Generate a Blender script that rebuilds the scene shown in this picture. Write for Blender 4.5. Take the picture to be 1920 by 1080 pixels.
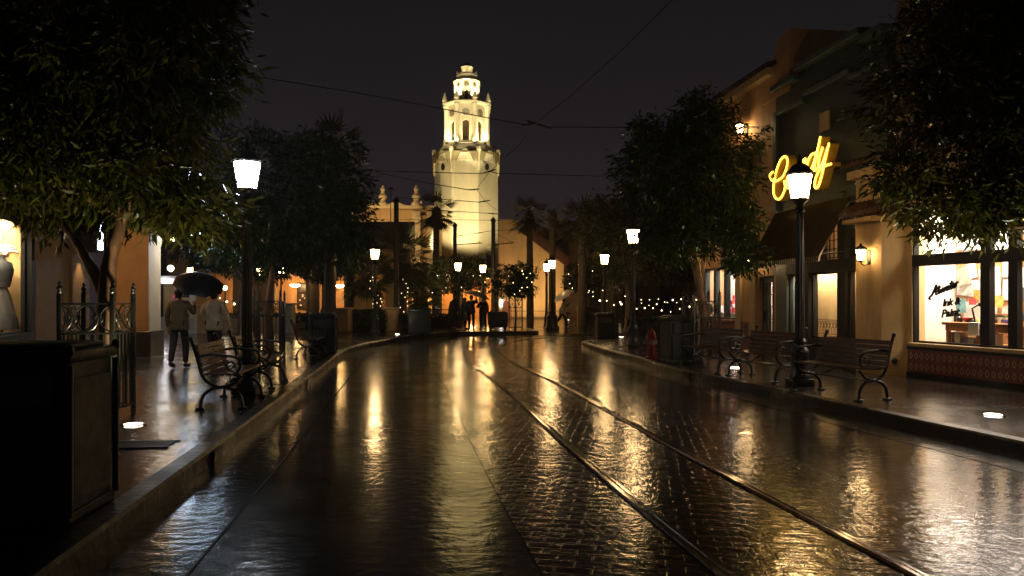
import bpy, bmesh, math, random
import numpy as np
from mathutils import Vector, Matrix
PI = math.pi
random.seed(7); rng = np.random.default_rng(7)
for o in list(bpy.data.objects): bpy.data.objects.remove(o)
SC = bpy.context.scene; COL = SC.collection

# ------------------------------------------------------------------ camera, sky, moonlight, exposure
EYE = 1.55; FPX = 1430.0; HOR = 560.0
cam_d = bpy.data.cameras.new('camera'); cam = bpy.data.objects.new('camera', cam_d); COL.objects.link(cam)
cam.location = (0, 0, EYE); cam.rotation_euler = (PI/2, 0, 0)
cam_d.sensor_width = 36; cam_d.lens = FPX/1920*36; cam_d.shift_y = 20/1920
cam_d.clip_start = .1; cam_d.clip_end = 900
SC.camera = cam
W = bpy.data.worlds.new('World'); SC.world = W; W.use_nodes = True
wn = W.node_tree; wn.nodes.clear()
wo = wn.nodes.new('ShaderNodeOutputWorld'); wadd = wn.nodes.new('ShaderNodeAddShader')
sky = wn.nodes.new('ShaderNodeTexSky'); sky.sky_type = 'NISHITA'; sky.sun_disc = False
sky.sun_elevation = math.radians(3); sky.sun_rotation = math.radians(200)
b1 = wn.nodes.new('ShaderNodeBackground'); b1.inputs[1].default_value = .0004
wn.links.new(sky.outputs[0], b1.inputs[0])
b2 = wn.nodes.new('ShaderNodeBackground'); b2.inputs[1].default_value = 1.0     # glow of the city on the rain cloud
tc = wn.nodes.new('ShaderNodeTexCoord'); sx = wn.nodes.new('ShaderNodeSeparateXYZ'); cr = wn.nodes.new('ShaderNodeValToRGB')
wn.links.new(tc.outputs['Generated'], sx.inputs[0]); wn.links.new(sx.outputs[2], cr.inputs[0]); wn.links.new(cr.outputs[0], b2.inputs[0])
e = cr.color_ramp.elements
e[0].position = .02; e[0].color = (.0245, .0178, .0225, 1)
e[1].position = .42; e[1].color = (.0066, .0060, .0064, 1)
m_ = cr.color_ramp.elements.new(.2); m_.color = (.0145, .0117, .0140, 1)
wn.links.new(b1.outputs[0], wadd.inputs[0]); wn.links.new(b2.outputs[0], wadd.inputs[1]); wn.links.new(wadd.outputs[0], wo.inputs[0])
sun_d = bpy.data.lights.new('moonlight', 'SUN'); sun_d.energy = .003; sun_d.angle = math.radians(12); sun_d.color = (1, .95, .88)
sun_o = bpy.data.objects.new('moonlight', sun_d); COL.objects.link(sun_o); sun_o.rotation_euler = (math.radians(50), 0, math.radians(30))
SC.view_settings.view_transform = 'Standard'; SC.view_settings.look = 'None'
SC.view_settings.exposure = 0; SC.view_settings.gamma = 1
SC.render.engine = 'CYCLES'
cy = SC.cycles
cy.use_denoising = True; cy.max_bounces = 6; cy.diffuse_bounces = 3; cy.glossy_bounces = 3; cy.transparent_max_bounces = 12
cy.transmission_bounces = 4; cy.sample_clamp_indirect = 4; cy.sample_clamp_direct = 0; cy.caustics_reflective = False; cy.caustics_refractive = False
try: cy.use_light_tree = True
except Exception: pass

# ------------------------------------------------------------------ placing helpers
def at(px, py, Y): return Vector(((px-960)/FPX*Y, Y, EYE+(HOR-py)/FPX*Y))
def gr(px, py, h=0.0):
    Y = FPX*(EYE-h)/(py-HOR); return Vector(((px-960)/FPX*Y, Y, h))

# ------------------------------------------------------------------ materials
MATS = {}
def newmat(name):
    m = bpy.data.materials.new(name); m.use_nodes = True; nt = m.node_tree; nt.nodes.clear()
    out = nt.nodes.new('ShaderNodeOutputMaterial'); return m, nt, out
def pbr(name, col, rough=.5, var=.25, scale=6.0, bump=0.0, bscale=40.0, metal=0.0, spec=.5, col2=None, coat=0.0, rvar=0.0, stretch=None):
    m, nt, out = newmat(name); L = nt.links.new
    p = nt.nodes.new('ShaderNodeBsdfPrincipled'); L(p.outputs[0], out.inputs[0])
    t = nt.nodes.new('ShaderNodeTexCoord'); src = t.outputs['Object']
    if stretch:
        mp = nt.nodes.new('ShaderNodeMapping'); mp.inputs['Scale'].default_value = stretch; L(src, mp.inputs[0]); src = mp.outputs[0]
    n = nt.nodes.new('ShaderNodeTexNoise'); n.inputs['Scale'].default_value = scale; n.inputs['Detail'].default_value = 6; n.inputs['Roughness'].default_value = .6
    L(src, n.inputs[0])
    r = nt.nodes.new('ShaderNodeValToRGB'); L(n.outputs[0], r.inputs[0])
    c2 = col2 or tuple(c*(1-var) for c in col)
    r.color_ramp.elements[0].position = .32; r.color_ramp.elements[1].position = .68
    r.color_ramp.elements[0].color = (*c2, 1); r.color_ramp.elements[1].color = (*[min(1, c*(1+var*.4)) for c in col], 1)
    L(r.outputs[0], p.inputs['Base Color'])
    p.inputs['Roughness'].default_value = rough; p.inputs['Metallic'].default_value = metal
    p.inputs['Specular IOR Level'].default_value = spec; p.inputs['Coat Weight'].default_value = coat; p.inputs['Coat Roughness'].default_value = .12
    if rvar:
        mr = nt.nodes.new('ShaderNodeMapRange'); mr.inputs[1].default_value = .3; mr.inputs[2].default_value = .7
        mr.inputs[3].default_value = max(.03, rough-rvar); mr.inputs[4].default_value = min(1, rough+rvar); L(n.outputs[0], mr.inputs[0]); L(mr.outputs[0], p.inputs['Roughness'])
    if bump:
        n2 = nt.nodes.new('ShaderNodeTexNoise'); n2.inputs['Scale'].default_value = bscale; n2.inputs['Detail'].default_value = 4; L(src, n2.inputs[0])
        b = nt.nodes.new('ShaderNodeBump'); b.inputs['Strength'].default_value = bump; b.inputs['Distance'].default_value = .01; L(n2.outputs[0], b.inputs['Height']); L(b.outputs[0], p.inputs['Normal'])
    MATS[name] = m; return m
def emis(name, col, strength, sample=True):
    m, nt, out = newmat(name); e = nt.nodes.new('ShaderNodeEmission'); e.inputs[0].default_value = (*col, 1); e.inputs[1].default_value = strength
    nt.links.new(e.outputs[0], out.inputs[0])
    if not sample: m.cycles.emission_sampling = 'NONE'
    MATS[name] = m; return m
def glassmat(name, tint=(1, 1, 1), gl=.06):
    m, nt, out = newmat(name); L = nt.links.new
    t = nt.nodes.new('ShaderNodeBsdfTransparent'); t.inputs[0].default_value = (*tint, 1)
    g = nt.nodes.new('ShaderNodeBsdfGlossy'); g.inputs['Roughness'].default_value = .03
    f = nt.nodes.new('ShaderNodeLayerWeight'); pw = nt.nodes.new('ShaderNodeMath'); pw.operation = 'POWER'; pw.inputs[1].default_value = 5; ma = nt.nodes.new('ShaderNodeMath'); ma.operation = 'MULTIPLY_ADD'; ma.inputs[1].default_value = .5; ma.inputs[2].default_value = .025
    L(f.outputs[1], pw.inputs[0]); L(pw.outputs[0], ma.inputs[0]); x = nt.nodes.new('ShaderNodeMixShader')
    L(ma.outputs[0], x.inputs[0]); L(t.outputs[0], x.inputs[1]); L(g.outputs[0], x.inputs[2]); L(x.outputs[0], out.inputs[0])
    MATS[name] = m; return m
def wetground(name, c1, c2, brick=None, r0=.10, r1=.42, pscale=.5, bump=.25, rot=0.0, fine=55.0, grain=.20, wave=9.0, sheen=.13):
    """rain-soaked paving: dark base, gloss that changes from puddle to drained patches, fine grain relief"""
    m, nt, out = newmat(name); L = nt.links.new; N = nt.nodes.new
    p = N('ShaderNodeBsdfPrincipled'); L(p.outputs[0], out.inputs[0]); t = N('ShaderNodeTexCoord')
    mp = N('ShaderNodeMapping'); mp.inputs['Rotation'].default_value = (0, 0, rot); L(t.outputs['Object'], mp.inputs[0]); src = mp.outputs[0]
    n1 = N('ShaderNodeTexNoise'); n1.inputs['Scale'].default_value = pscale; n1.inputs['Detail'].default_value = 7; n1.inputs['Roughness'].default_value = .62; L(src, n1.inputs[0])
    n2 = N('ShaderNodeTexNoise'); n2.inputs['Scale'].default_value = fine; n2.inputs['Detail'].default_value = 3; L(src, n2.inputs[0])
    mp2 = N('ShaderNodeMapping'); mp2.inputs['Scale'].default_value = (.85, 1.2, 1); L(src, mp2.inputs[0])
    n3 = N('ShaderNodeTexNoise'); n3.inputs['Scale'].default_value = wave; n3.inputs['Detail'].default_value = 3; n3.inputs['Roughness'].default_value = .5; L(mp2.outputs[0], n3.inputs[0])
    mr = N('ShaderNodeMapRange'); mr.inputs[1].default_value = .36; mr.inputs[2].default_value = .70; mr.inputs[3].default_value = r0; mr.inputs[4].default_value = r1; L(n1.outputs[0], mr.inputs[0])
    rb = N('ShaderNodeMath'); rb.operation = 'MULTIPLY_ADD'; L(mr.outputs[0], rb.inputs[0]); rb.inputs[1].default_value = .8; rb.inputs[2].default_value = sheen; L(rb.outputs[0], p.inputs['Roughness'])
    L(mr.outputs[0], p.inputs['Coat Roughness']); cw = N('ShaderNodeMapRange'); cw.inputs[1].default_value = .40; cw.inputs[2].default_value = .66; cw.inputs[3].default_value = .95; cw.inputs[4].default_value = .45; L(n1.outputs[0], cw.inputs[0]); L(cw.outputs[0], p.inputs['Coat Weight']); p.inputs['Coat IOR'].default_value = 1.33
    cm = N('ShaderNodeMix'); cm.data_type = 'RGBA'; cm.inputs[6].default_value = (*c1, 1); cm.inputs[7].default_value = (*c2, 1)
    L(n2.outputs[0], cm.inputs[0]); colout = cm.outputs[2]
    hs = N('ShaderNodeMath'); hs.operation = 'MULTIPLY'; L(n2.outputs[0], hs.inputs[0]); hs.inputs[1].default_value = grain
    h = N('ShaderNodeMath'); h.operation = 'MULTIPLY_ADD'; L(n3.outputs[0], h.inputs[0]); h.inputs[1].default_value = 1.3; L(hs.outputs[0], h.inputs[2]); hout = h.outputs[0]
    if brick:
        bw, bh, mort, offs = brick
        bt = N('ShaderNodeTexBrick'); bt.inputs['Scale'].default_value = 1.0; bt.inputs['Brick Width'].default_value = bw; bt.inputs['Row Height'].default_value = bh
        bt.inputs['Mortar Size'].default_value = mort; bt.inputs['Mortar Smooth'].default_value = .6; bt.offset = offs
        bt.inputs['Color1'].default_value = (*c1, 1); bt.inputs['Color2'].default_value = (*c2, 1); bt.inputs['Mortar'].default_value = (.008, .007, .006, 1); dn = N('ShaderNodeTexNoise'); dn.inputs['Scale'].default_value = 3.5; dn.inputs['Detail'].default_value = 3; L(src, dn.inputs[0])
        dv = N('ShaderNodeVectorMath'); dv.operation = 'MULTIPLY_ADD'; L(dn.outputs[1], dv.inputs[0]); dv.inputs[1].default_value = (.035, .035, 0); L(src, dv.inputs[2]); L(dv.outputs[0], bt.inputs[0])
        cm2 = N('ShaderNodeMix'); cm2.data_type = 'RGBA'; cm2.blend_type = 'MULTIPLY'; cm2.inputs[0].default_value = .5; L(bt.outputs[0], cm2.inputs[6]); L(n2.outputs[1], cm2.inputs[7]); colout = cm2.outputs[2]
        wn_ = N('ShaderNodeTexWhiteNoise'); L(bt.outputs[0], wn_.inputs[0])
        h2 = N('ShaderNodeMath'); h2.operation = 'MULTIPLY_ADD'; L(bt.outputs[1], h2.inputs[0]); h2.inputs[1].default_value = -.30; L(hout, h2.inputs[2]); hout = h2.outputs[0]
    L(colout, p.inputs['Base Color'])
    b = N('ShaderNodeBump'); b.inputs['Strength'].default_value = bump; b.inputs['Distance'].default_value = .012; L(hout, b.inputs['Height']); L(b.outputs[0], p.inputs['Normal']); L(b.outputs[0], p.inputs['Coat Normal'])
    p.inputs['IOR'].default_value = 1.38; p.inputs['Specular IOR Level'].default_value = .16
    MATS[name] = m; return m
def leafmat(name, c1, c2, rough=.32):
    m, nt, out = newmat(name); L = nt.links.new; N = nt.nodes.new
    p = N('ShaderNodeBsdfPrincipled'); tr = N('ShaderNodeBsdfTranslucent'); x = N('ShaderNodeMixShader'); x.inputs[0].default_value = .28
    a = N('ShaderNodeAttribute'); a.attribute_name = 'tone'; cm = N('ShaderNodeMix'); cm.data_type = 'RGBA'
    cm.inputs[6].default_value = (*c1, 1); cm.inputs[7].default_value = (*c2, 1); L(a.outputs['Fac'], cm.inputs[0]); L(cm.outputs[2], p.inputs['Base Color']); L(cm.outputs[2], tr.inputs[0])
    p.inputs['Roughness'].default_value = rough; L(p.outputs[0], x.inputs[1]); L(tr.outputs[0], x.inputs[2]); L(x.outputs[0], out.inputs[0])
    MATS[name] = m; return m

iron = pbr('black_iron', (.007, .008, .007), .36, .3, 30, .15, 60)
green_iron = pbr('green_iron', (.006, .015, .012), .36, .3, 25, .15, 60)
binmat = pbr('bin_paint', (.005, .010, .010), .5, .5, 9, .15, 80, rvar=.15, spec=.3)
wood = pbr('bench_wood', (.075, .032, .017), .34, .4, 9, .25, 60, rvar=.1, stretch=(5, 1, 5))
cream = pbr('cream_stucco', (.52, .34, .14), .75, .32, 2.2, .35, 55, stretch=(1, 1, .3))
orange = pbr('orange_stucco', (.46, .25, .11), .75, .35, 2.0, .4, 55, stretch=(1, 1, .3))
tan = pbr('tan_stucco', (.46, .32, .16), .75, .2, 2.0, .35, 55)
brownst = pbr('brown_stucco', (.26, .145, .055), .72, .22, 2.0, .4, 50)
towerst = pbr('tower_stucco', (.62, .54, .36), .8, .22, .9, .2, 30, stretch=(1, 1, .25))
friezest = pbr('olive_frieze', (.26, .21, .10), .8, .2, 3, .2, 30)
towertrim = pbr('tower_trim', (.66, .58, .38), .75, .12, 3, .2, 30)
wingst = pbr('wing_stucco', (.50, .35, .18), .8, .30, .8, .2, 30, stretch=(1, 1, .3))
teal = pbr('teal_paint', (.018, .036, .034), .5, .25, 3, .2, 40)
tealtrim = pbr('teal_trim', (.05, .082, .074), .5, .2, 4, .15, 40)
tealdoor = pbr('teal_door', (.10, .145, .125), .42, .2, 5, .1, 40)
darkframe = pbr('dark_frame', (.006, .005, .004), .6, .3, 12, .1, 60, spec=.2)
blackst = pbr('black_stone', (.012, .011, .010), .25, .4, 8, .1, 40)
rooftile = pbr('roof_tile', (.055, .02, .012), .42, .5, 14, .6, 22)
brownwall = pbr('brown_wall', (.16, .10, .055), .8, .3, 1.5, .3, 30)
redbrown = pbr('red_brown', (.17, .055, .035), .7, .25, 4, .2, 50)
awnmat = pbr('awning_metal', (.036, .021, .012), .33, .45, 4, .2, 60, stretch=(1, 6, 1))
bark = pbr('wet_bark', (.12, .062, .03), .42, .6, 9, .9, 24, stretch=(1, 1, .35))
bark2 = pbr('palm_bark', (.09, .06, .035), .6, .5, 14, .8, 26, stretch=(.6, .6, 2))
leafA = leafmat('leaf_olive', (.022, .028, .004), (.078, .074, .011), .24)
leafB = leafmat('leaf_green', (.011, .028, .006), (.034, .066, .011), .28)
leafC = leafmat('leaf_palm', (.035, .050, .016), (.095, .110, .035))
hedgeM = leafmat('leaf_hedge', (.012, .026, .008), (.03, .05, .014))
white = pbr('white_paint', (.72, .70, .66), .5, .08, 6)
whitewall = pbr('white_wall', (.74, .66, .54), .8, .15, 3)
paper = pbr('paper', (.80, .78, .72), .8, .12, 5)
stonew = pbr('pale_stone', (.42, .36, .27), .6, .2, 4, .3, 30)
deskw = pbr('desk_wood', (.42, .20, .075), .45, .3, 6, stretch=(1, 6, 1))
copper = pbr('wire_metal', (.02, .018, .016), .45, .2, 20)
railm = pbr('rail_steel', (.18, .15, .13), .15, .4, 20, .05, 40, metal=1.0, rvar=.08)
redp = pbr('red_paint', (.28, .008, .008), .35, .2, 8)
yel = pbr('sign_yellow', (.70, .42, .04), .4, .15, 6)
skin = pbr('skin', (.42, .25, .17), .5, .1, 10)
hair = pbr('dark_hair', (.012, .009, .007), .5, .3, 40)
khaki = pbr('khaki_pattern', (.13, .095, .042), .7, .6, 40, .2, 60)
cwhite = pbr('cream_jacket', (.42, .33, .21), .6, .15, 12, .2, 30)
black_c = pbr('black_cloth', (.012, .012, .013), .75, .3, 12, .2, 30)
pinkc = pbr('pink_raincoat', (.70, .03, .12), .4, .15, 8, .2, 20)
greyc = pbr('grey_poncho', (.22, .20, .17), .5, .2, 8, .2, 20)
umbblack = pbr('umbrella_black', (.010, .010, .012), .3, .2, 6)
umbwhite = pbr('umbrella_clear', (.45, .40, .34), .35, .2, 6)
beige = pbr('dress_cloth', (.014, .011, .009), .7, .5, 22, .2, 30)
redtile = pbr('dado_tile', (.17, .035, .022), .35, .3, 10)
tileline = pbr('dado_line', (.38, .30, .19), .4, .1, 8)
lampglow = emis('lamp_glass', (1.0, .63, .27), 64)
lampcool = emis('lamp_glass_cool', (.86, .92, 1.0), 75)
warmglow = emis('lantern_glass', (1.0, .66, .26), 40)
wallglow = emis('wall_lantern_glass', (1.0, .66, .30), 62)
bulbm = emis('bulb', (1.0, .74, .40), 9, False)
neon = emis('neon_yellow', (1.0, .60, .055), 7)
uplens = emis('uplight_lens', (1.0, .92, .72), 22)
tubew = emis('tube_white', (.85, .92, 1.0), 14)
panelw = emis('panel_white', (.62, .80, 1.0), 56)
winwarm = emis('far_window', (1.0, .56, .20), 1.1, False)
pane = glassmat('pane')
roadM = wetground('wet_asphalt', (.013, .009, .006), (.032, .020, .012), None, .055, .13, 1.1, .23)
brickM = wetground('wet_brick', (.020, .009, .006), (.040, .019, .013), (.215, .105, .009, .5), .055, .12, .9, .44, rot=.157)
walkM = wetground('wet_paving', (.012, .010, .008), (.028, .023, .018), (1.5, 1.5, .008, 0.0), .09, .22, .8, .5, rot=-.13)
walkR = wetground('wet_paving_warm', (.015, .011, .008), (.034, .025, .017), (1.5, 1.5, .008, 0.0), .09, .22, .7, .34, rot=.15)
kerbM = wetground('wet_kerb', (.010, .008, .006), (.024, .019, .014), None, .25, .45, 1.2, .6)
gutM = wetground('wet_gutter', (.016, .014, .012), (.042, .037, .031), None, .06, .14, .7, .32)

# ------------------------------------------------------------------ mesh builder
class MB:
    def __init__(s): s.v = []; s.f = []
    def add(s, V, F):
        n = len(s.v); s.v += [tuple(v) for v in V]; s.f += [tuple(i+n for i in f) for f in F]; return s
    def box(s, x0, x1, y0, y1, z0, z1, M=None):
        V = [Vector((x, y, z)) for z in (z0, z1) for y in (y0, y1) for x in (x0, x1)]
        if M: V = [M @ v for v in V]
        return s.add(V, [(0, 2, 3, 1), (4, 5, 7, 6), (0, 1, 5, 4), (2, 6, 7, 3), (0, 4, 6, 2), (1, 3, 7, 5)])
    def bbox(s, x0, x1, y0, y1, z0, z1, b=.01):           # box with bevelled edges
        bm = bmesh.new(); bmesh.ops.create_cube(bm, size=1)
        for v in bm.verts: v.co = Vector(((x0+x1)/2+v.co.x*(x1-x0), (y0+y1)/2+v.co.y*(y1-y0), (z0+z1)/2+v.co.z*(z1-z0)))
        bmesh.ops.bevel(bm, geom=bm.edges[:], offset=b, segments=2, affect='EDGES', profile=.5)
        bm.verts.index_update(); s.add([v.co.copy() for v in bm.verts], [[v.index for v in f.verts] for f in bm.faces]); bm.free(); return s
    def tube(s, P, R, n=8, cap=True, up=None):
        P = [Vector(p) for p in P]; R = R if isinstance(R, (list, tuple)) else [R]*len(P); V = []; F = []
        a = None
        for i, p in enumerate(P):
            d = (P[min(i+1, len(P)-1)]-P[max(i-1, 0)]).normalized()
            if a is None:
                a = d.orthogonal().normalized()
            else:
                a = (a-d*a.dot(d)); a = a.normalized() if a.length > 1e-6 else d.orthogonal().normalized()
            b = d.cross(a)
            for k in range(n):
                t = 2*PI*k/n+PI/n; V.append(p+(a*math.cos(t)+b*math.sin(t))*R[i])
        for i in range(len(P)-1):
            for k in range(n): F.append((i*n+k, i*n+(k+1) % n, (i+1)*n+(k+1) % n, (i+1)*n+k))
        if cap: F.append(tuple(range(n-1, -1, -1))); F.append(tuple(range((len(P)-1)*n, len(P)*n)))
        return s.add(V, F)
    def lathe(s, prof, n=16, c=(0, 0, 0), rot=0.0, cap=True):
        V = []; F = []
        for r, z in prof:
            for k in range(n):
                t = 2*PI*k/n+rot; V.append((c[0]+r*math.cos(t), c[1]+r*math.sin(t), c[2]+z))
        m = len(prof)
        for i in range(m-1):
            for k in range(n): F.append((i*n+k, i*n+(k+1) % n, (i+1)*n+(k+1) % n, (i+1)*n+k))
        if cap: F.append(tuple(range(n-1, -1, -1))); F.append(tuple(range((m-1)*n, m*n)))
        return s.add(V, F)
    def sphere(s, c, r, n=10, m=6, sc=(1, 1, 1)):
        pr = [(max(1e-4, math.sin(PI*i/m))*1.0, -math.cos(PI*i/m)) for i in range(m+1)]
        V = []; F = []
        for q, z in pr:
            for k in range(n):
                t = 2*PI*k/n; V.append((c[0]+r*q*math.cos(t)*sc[0], c[1]+r*q*math.sin(t)*sc[1], c[2]+r*z*sc[2]))
        for i in range(m):
            for k in range(n): F.append((i*n+k, i*n+(k+1) % n, (i+1)*n+(k+1) % n, (i+1)*n+k))
        return s.add(V, F)
    def prism(s, poly, d, M):                               # polygon in local xy, thickness d along local z, placed by matrix M
        n = len(poly); V = [M @ Vector((x, y, 0)) for x, y in poly]+[M @ Vector((x, y, d)) for x, y in poly]
        F = [tuple(range(n-1, -1, -1)), tuple(range(n, 2*n))]+[(i, (i+1) % n, n+(i+1) % n, n+i) for i in range(n)]
        return s.add(V, F)
    def build(s, name, mat, parent=None, smooth=None, loc=None):
        me = bpy.data.meshes.new(name); me.from_pydata(s.v, [], s.f); me.update()
        bm = bmesh.new(); bm.from_mesh(me); bmesh.ops.recalc_face_normals(bm, faces=bm.faces[:]); bm.to_mesh(me); bm.free()
        if smooth is not None:
            me.shade_smooth()
            me.set_sharp_from_angle(angle=math.radians(smooth))
        if mat: me.materials.append(mat)
        o = bpy.data.objects.new(name, me); COL.objects.link(o)
        if parent: o.parent = parent
        if loc is not None: o.location = loc
        return o
def tag(o, label=None, cat=None, group=None, kind=None):
    if label: o['label'] = label
    if cat: o['category'] = cat
    if group: o['group'] = group
    if kind: o['kind'] = kind
    return o
def thing(name, label, cat, loc=(0, 0, 0), rz=0.0, group=None):
    o = bpy.data.objects.new(name, None); COL.objects.link(o); o.location = loc; o.rotation_euler = (0, 0, rz); o.empty_display_size = .2
    return tag(o, label, cat, group)
def dup(root, loc, rz=None, label=None, scale=None):
    def cp(o, par):
        c = o.copy(); COL.objects.link(c)
        if par: c.parent = par
        for ch in o.children: cp(ch, c)
        return c
    r = cp(root, None); r.location = loc
    if rz is not None: r.rotation_euler = (0, 0, rz)
    if label: r['label'] = label
    if scale: r.scale = (scale,)*3
    return r
def spot(name, loc, target, energy, col, size=60, blend=.6, rad=.08, parent=None):
    d = bpy.data.lights.new(name, 'SPOT'); d.energy = energy; d.color = col; d.spot_size = math.radians(size); d.spot_blend = blend; d.shadow_soft_size = rad
    o = bpy.data.objects.new(name, d); COL.objects.link(o); o.location = loc
    o.rotation_euler = (Vector(target)-Vector(loc)).to_track_quat('-Z', 'Y').to_euler(); return o
def point(name, loc, energy, col, rad=.08):
    d = bpy.data.lights.new(name, 'POINT'); d.energy = energy; d.color = col; d.shadow_soft_size = rad
    o = bpy.data.objects.new(name, d); COL.objects.link(o); o.location = loc; return o
def area(name, loc, rot, sx, sy, energy, col):
    d = bpy.data.lights.new(name, 'AREA'); d.shape = 'RECTANGLE'; d.size = sx; d.size_y = sy; d.energy = energy; d.color = col
    o = bpy.data.objects.new(name, d); COL.objects.link(o); o.location = loc; o.rotation_euler = rot; return o
def sheet(name, poly, z, mat, zb=None):
    mb = MB(); n = len(poly)
    if zb is None: mb.add([(x, y, z) for x, y in poly], [tuple(range(n))])
    else: mb.prism(poly, z-zb, Matrix.Translation((0, 0, zb)))
    o = mb.build(name, mat); o['kind'] = 'structure'; return o
def smoothline(P, k=6):
    P = [Vector(p) for p in P]; out = []
    for i in range(len(P)-1):
        p0, p1, p2, p3 = P[max(i-1, 0)], P[i], P[i+1], P[min(i+2, len(P)-1)]
        for j in range(k):
            t = j/k; out.append(.5*((2*p1)+(p2-p0)*t+(2*p0-5*p1+4*p2-p3)*t*t+(3*p1-p0-3*p2+p3)*t**3))
    out.append(P[-1]); return out
# ================================================================== GROUND
sheet('street', [(-160, -12), (160, -12), (160, 260), (-160, 260)], 0, roadM)
KL = [(-1.55, -3), (-2.02, .8), (-2.40, 3.85), (-2.78, 6.9), (-3.2, 10.2), (-3.67, 13.8), (-4.1, 17), (-4.48, 20), (-4.62, 22), (-4.5, 24.5), (-4.0, 28), (-3.3, 30.6), (-2.2, 32.2), (-.6, 32.8), (.85, 32.9), (1.15, 33.3), (1.1, 34.0), (.7, 36.5), (-1.0, 40.0), (-5, 43.2)]
KR = [(6.6, -3), (5.85, 2.5), (5.35, 5.4), (5.0, 7.4), (4.70, 8.7), (4.35, 10.4), (3.97, 12.3), (3.42, 14.8), (2.95, 18.2), (2.52, 21.6), (2.28, 24.2), (2.32, 25.2), (2.75, 25.8), (3.6, 26.0), (5.5, 26.1), (16, 26.6)]
def smooth2(P, k=5): return [(v.x, v.y) for v in smoothline([(x, y, 0) for x, y in P], k)]
KLs, KRs = smooth2(KL), smooth2(KR)
def offs(P, d):
    out = []
    for i, p in enumerate(P):
        a = Vector(P[max(i-1, 0)]); b = Vector(P[min(i+1, len(P)-1)]); t = (b-a).normalized(); out.append((p[0]-t.y*d, p[1]+t.x*d))
    return out
sheet('pavement_left', offs(KLs, .18)+[(-60, 43.2), (-60, -3)], .148, walkM, -.05)
sheet('pavement_right', [(40, -3)]+offs(KRs, -.18)+[(40, 26.6)], .148, walkR, -.05)
def kerb(name, P, d):
    Q = offs(P, d); mb = MB(); V = []; F = []
    for (x, y), (u, v) in zip(P, Q):
        e = Vector((u-x, v-y)).normalized()*.022
        V += [(x, y, -.05), (x, y, .128), (x+e.x, y+e.y, .152), (u, v, .152), (u, v, -.05)]
    for i in range(len(P)-1):
        for k in range(4): F.append((i*5+k, i*5+5+k, i*5+6+k, i*5+1+k))
    mb.add(V, F); o = mb.build(name, kerbM, smooth=40); o['kind'] = 'structure'; return o
kerb('kerb_left', KLs, .18); kerb('kerb_right', KRs, -.18)
def strip(name, A, B, z, mat):
    mb = MB(); n = len(A); mb.add([(x, y, z) for x, y in A]+[(x, y, z) for x, y in B], [(i, i+1, n+i+1, n+i) for i in range(n-1)])
    o = mb.build(name, mat); o['kind'] = 'structure'; return o
iL = [i for i, p in enumerate(KLs) if p[1] < 27][-1]; iR = [i for i, p in enumerate(KRs) if p[1] < 24][-1]
gl = KLs[:iL]; g2 = offs(gl, -.62); strip('gutter_left', gl, g2, .004, gutM)
gr_ = KRs[:iR]; g3 = offs(gr_, .55); strip('gutter_right', gr_, g3, .004, gutM)
# joint lines of the gutters
strip('gutter_joint_left', offs(gl, -.625), offs(gl, -.637), .005, darkframe); strip('gutter_joint_right', offs(gr_, .555), offs(gr_, .567), .005, darkframe)
# tram track
TL = [(2.10, -1.5), (1.52, 2.1), (1.19, 4.26), (.95, 5.7), (.57, 8.2), (.02, 12.2), (-.52, 15.5), (-.98, 18.2), (-1.33, 21.3), (-1.45, 23.6), (-1.28, 25.9), (-.78, 28.2), (.1, 30.2), (1.5, 31.9), (4.2, 33.4), (9, 34.6), (20, 36.2)]
TLs = smooth2(TL, 6); GA = 1.067
TRs = offs(TLs, -GA)
strip('brick_trackbed', offs(TLs, 1.0), offs(TLs, -GA-.95), .005, brickM)
def rail(P, label):
    mb = MB(); V = []; F = []; pr = [(-.046, .006), (-.043, .012), (-.020, .013), (-.016, .007), (.008, .007), (.012, .022), (.044, .024), (.050, .006)]
    m = len(pr)
    for i, p in enumerate(P):
        a = Vector(P[max(i-1, 0)]); b = Vector(P[min(i+1, len(P)-1)]); t = (b-a).normalized()
        for u, z in pr: V.append((p[0]-t.y*u, p[1]+t.x*u, z))
    for i in range(len(P)-1):
        for k in range(m-1): F.append((i*m+k, i*m+k+1, i*m+m+k+1, i*m+m+k))
    mb.add(V, F); return tag(mb.build('tram_rail', railm, smooth=30), label, 'rail', 'rails of the tram track')
rail(TLs, 'steel tram rail on the pale streetlight streak side, the left of the pair'); rail(TRs, 'steel tram rail nearer the benches and candy shop, the right of the pair')
# kerb drain slots
def drain(x, y, w, a, label):
    t = MB().bbox(-w/2, w/2, -.03, .09, .0, .122, .006).build('kerb_drain', blackst); t.location = (x, y, .002); t.rotation_euler = (0, 0, a)
    return tag(t, label, 'drain', 'kerb drains')
drain(-2.815, 7.25, .30, PI/2+.12, 'dark drain slot in left kerb close to the big litter bin'); drain(-3.66, 13.65, .34, PI/2+.13, 'dark drain slot in left kerb beside the second bench')
drain(3.42, 14.85, .30, -PI/2+.2, 'dark drain slot in right kerb below the bench by the tree guard')
drain(1.0, 33.02, .30, .45, 'dark drain slot at the rounded tip of the far island kerb')
# floor grating plate near left uplight
mb = MB()
for i in range(16): mb.box(-.28+i*.036, -.28+i*.036+.016, -.16, .16, 0, .012)
mb.box(-.30, .31, -.18, -.16, 0, .013); mb.box(-.30, .31, .16, .18, 0, .013)
g = mb.build('floor_grating', iron); g.location = (-3.55, 7.3, .149); g.rotation_euler = (0, 0, .1); tag(g, 'slotted metal grating set in wet pavement beside the near left bin', 'grating')

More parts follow.
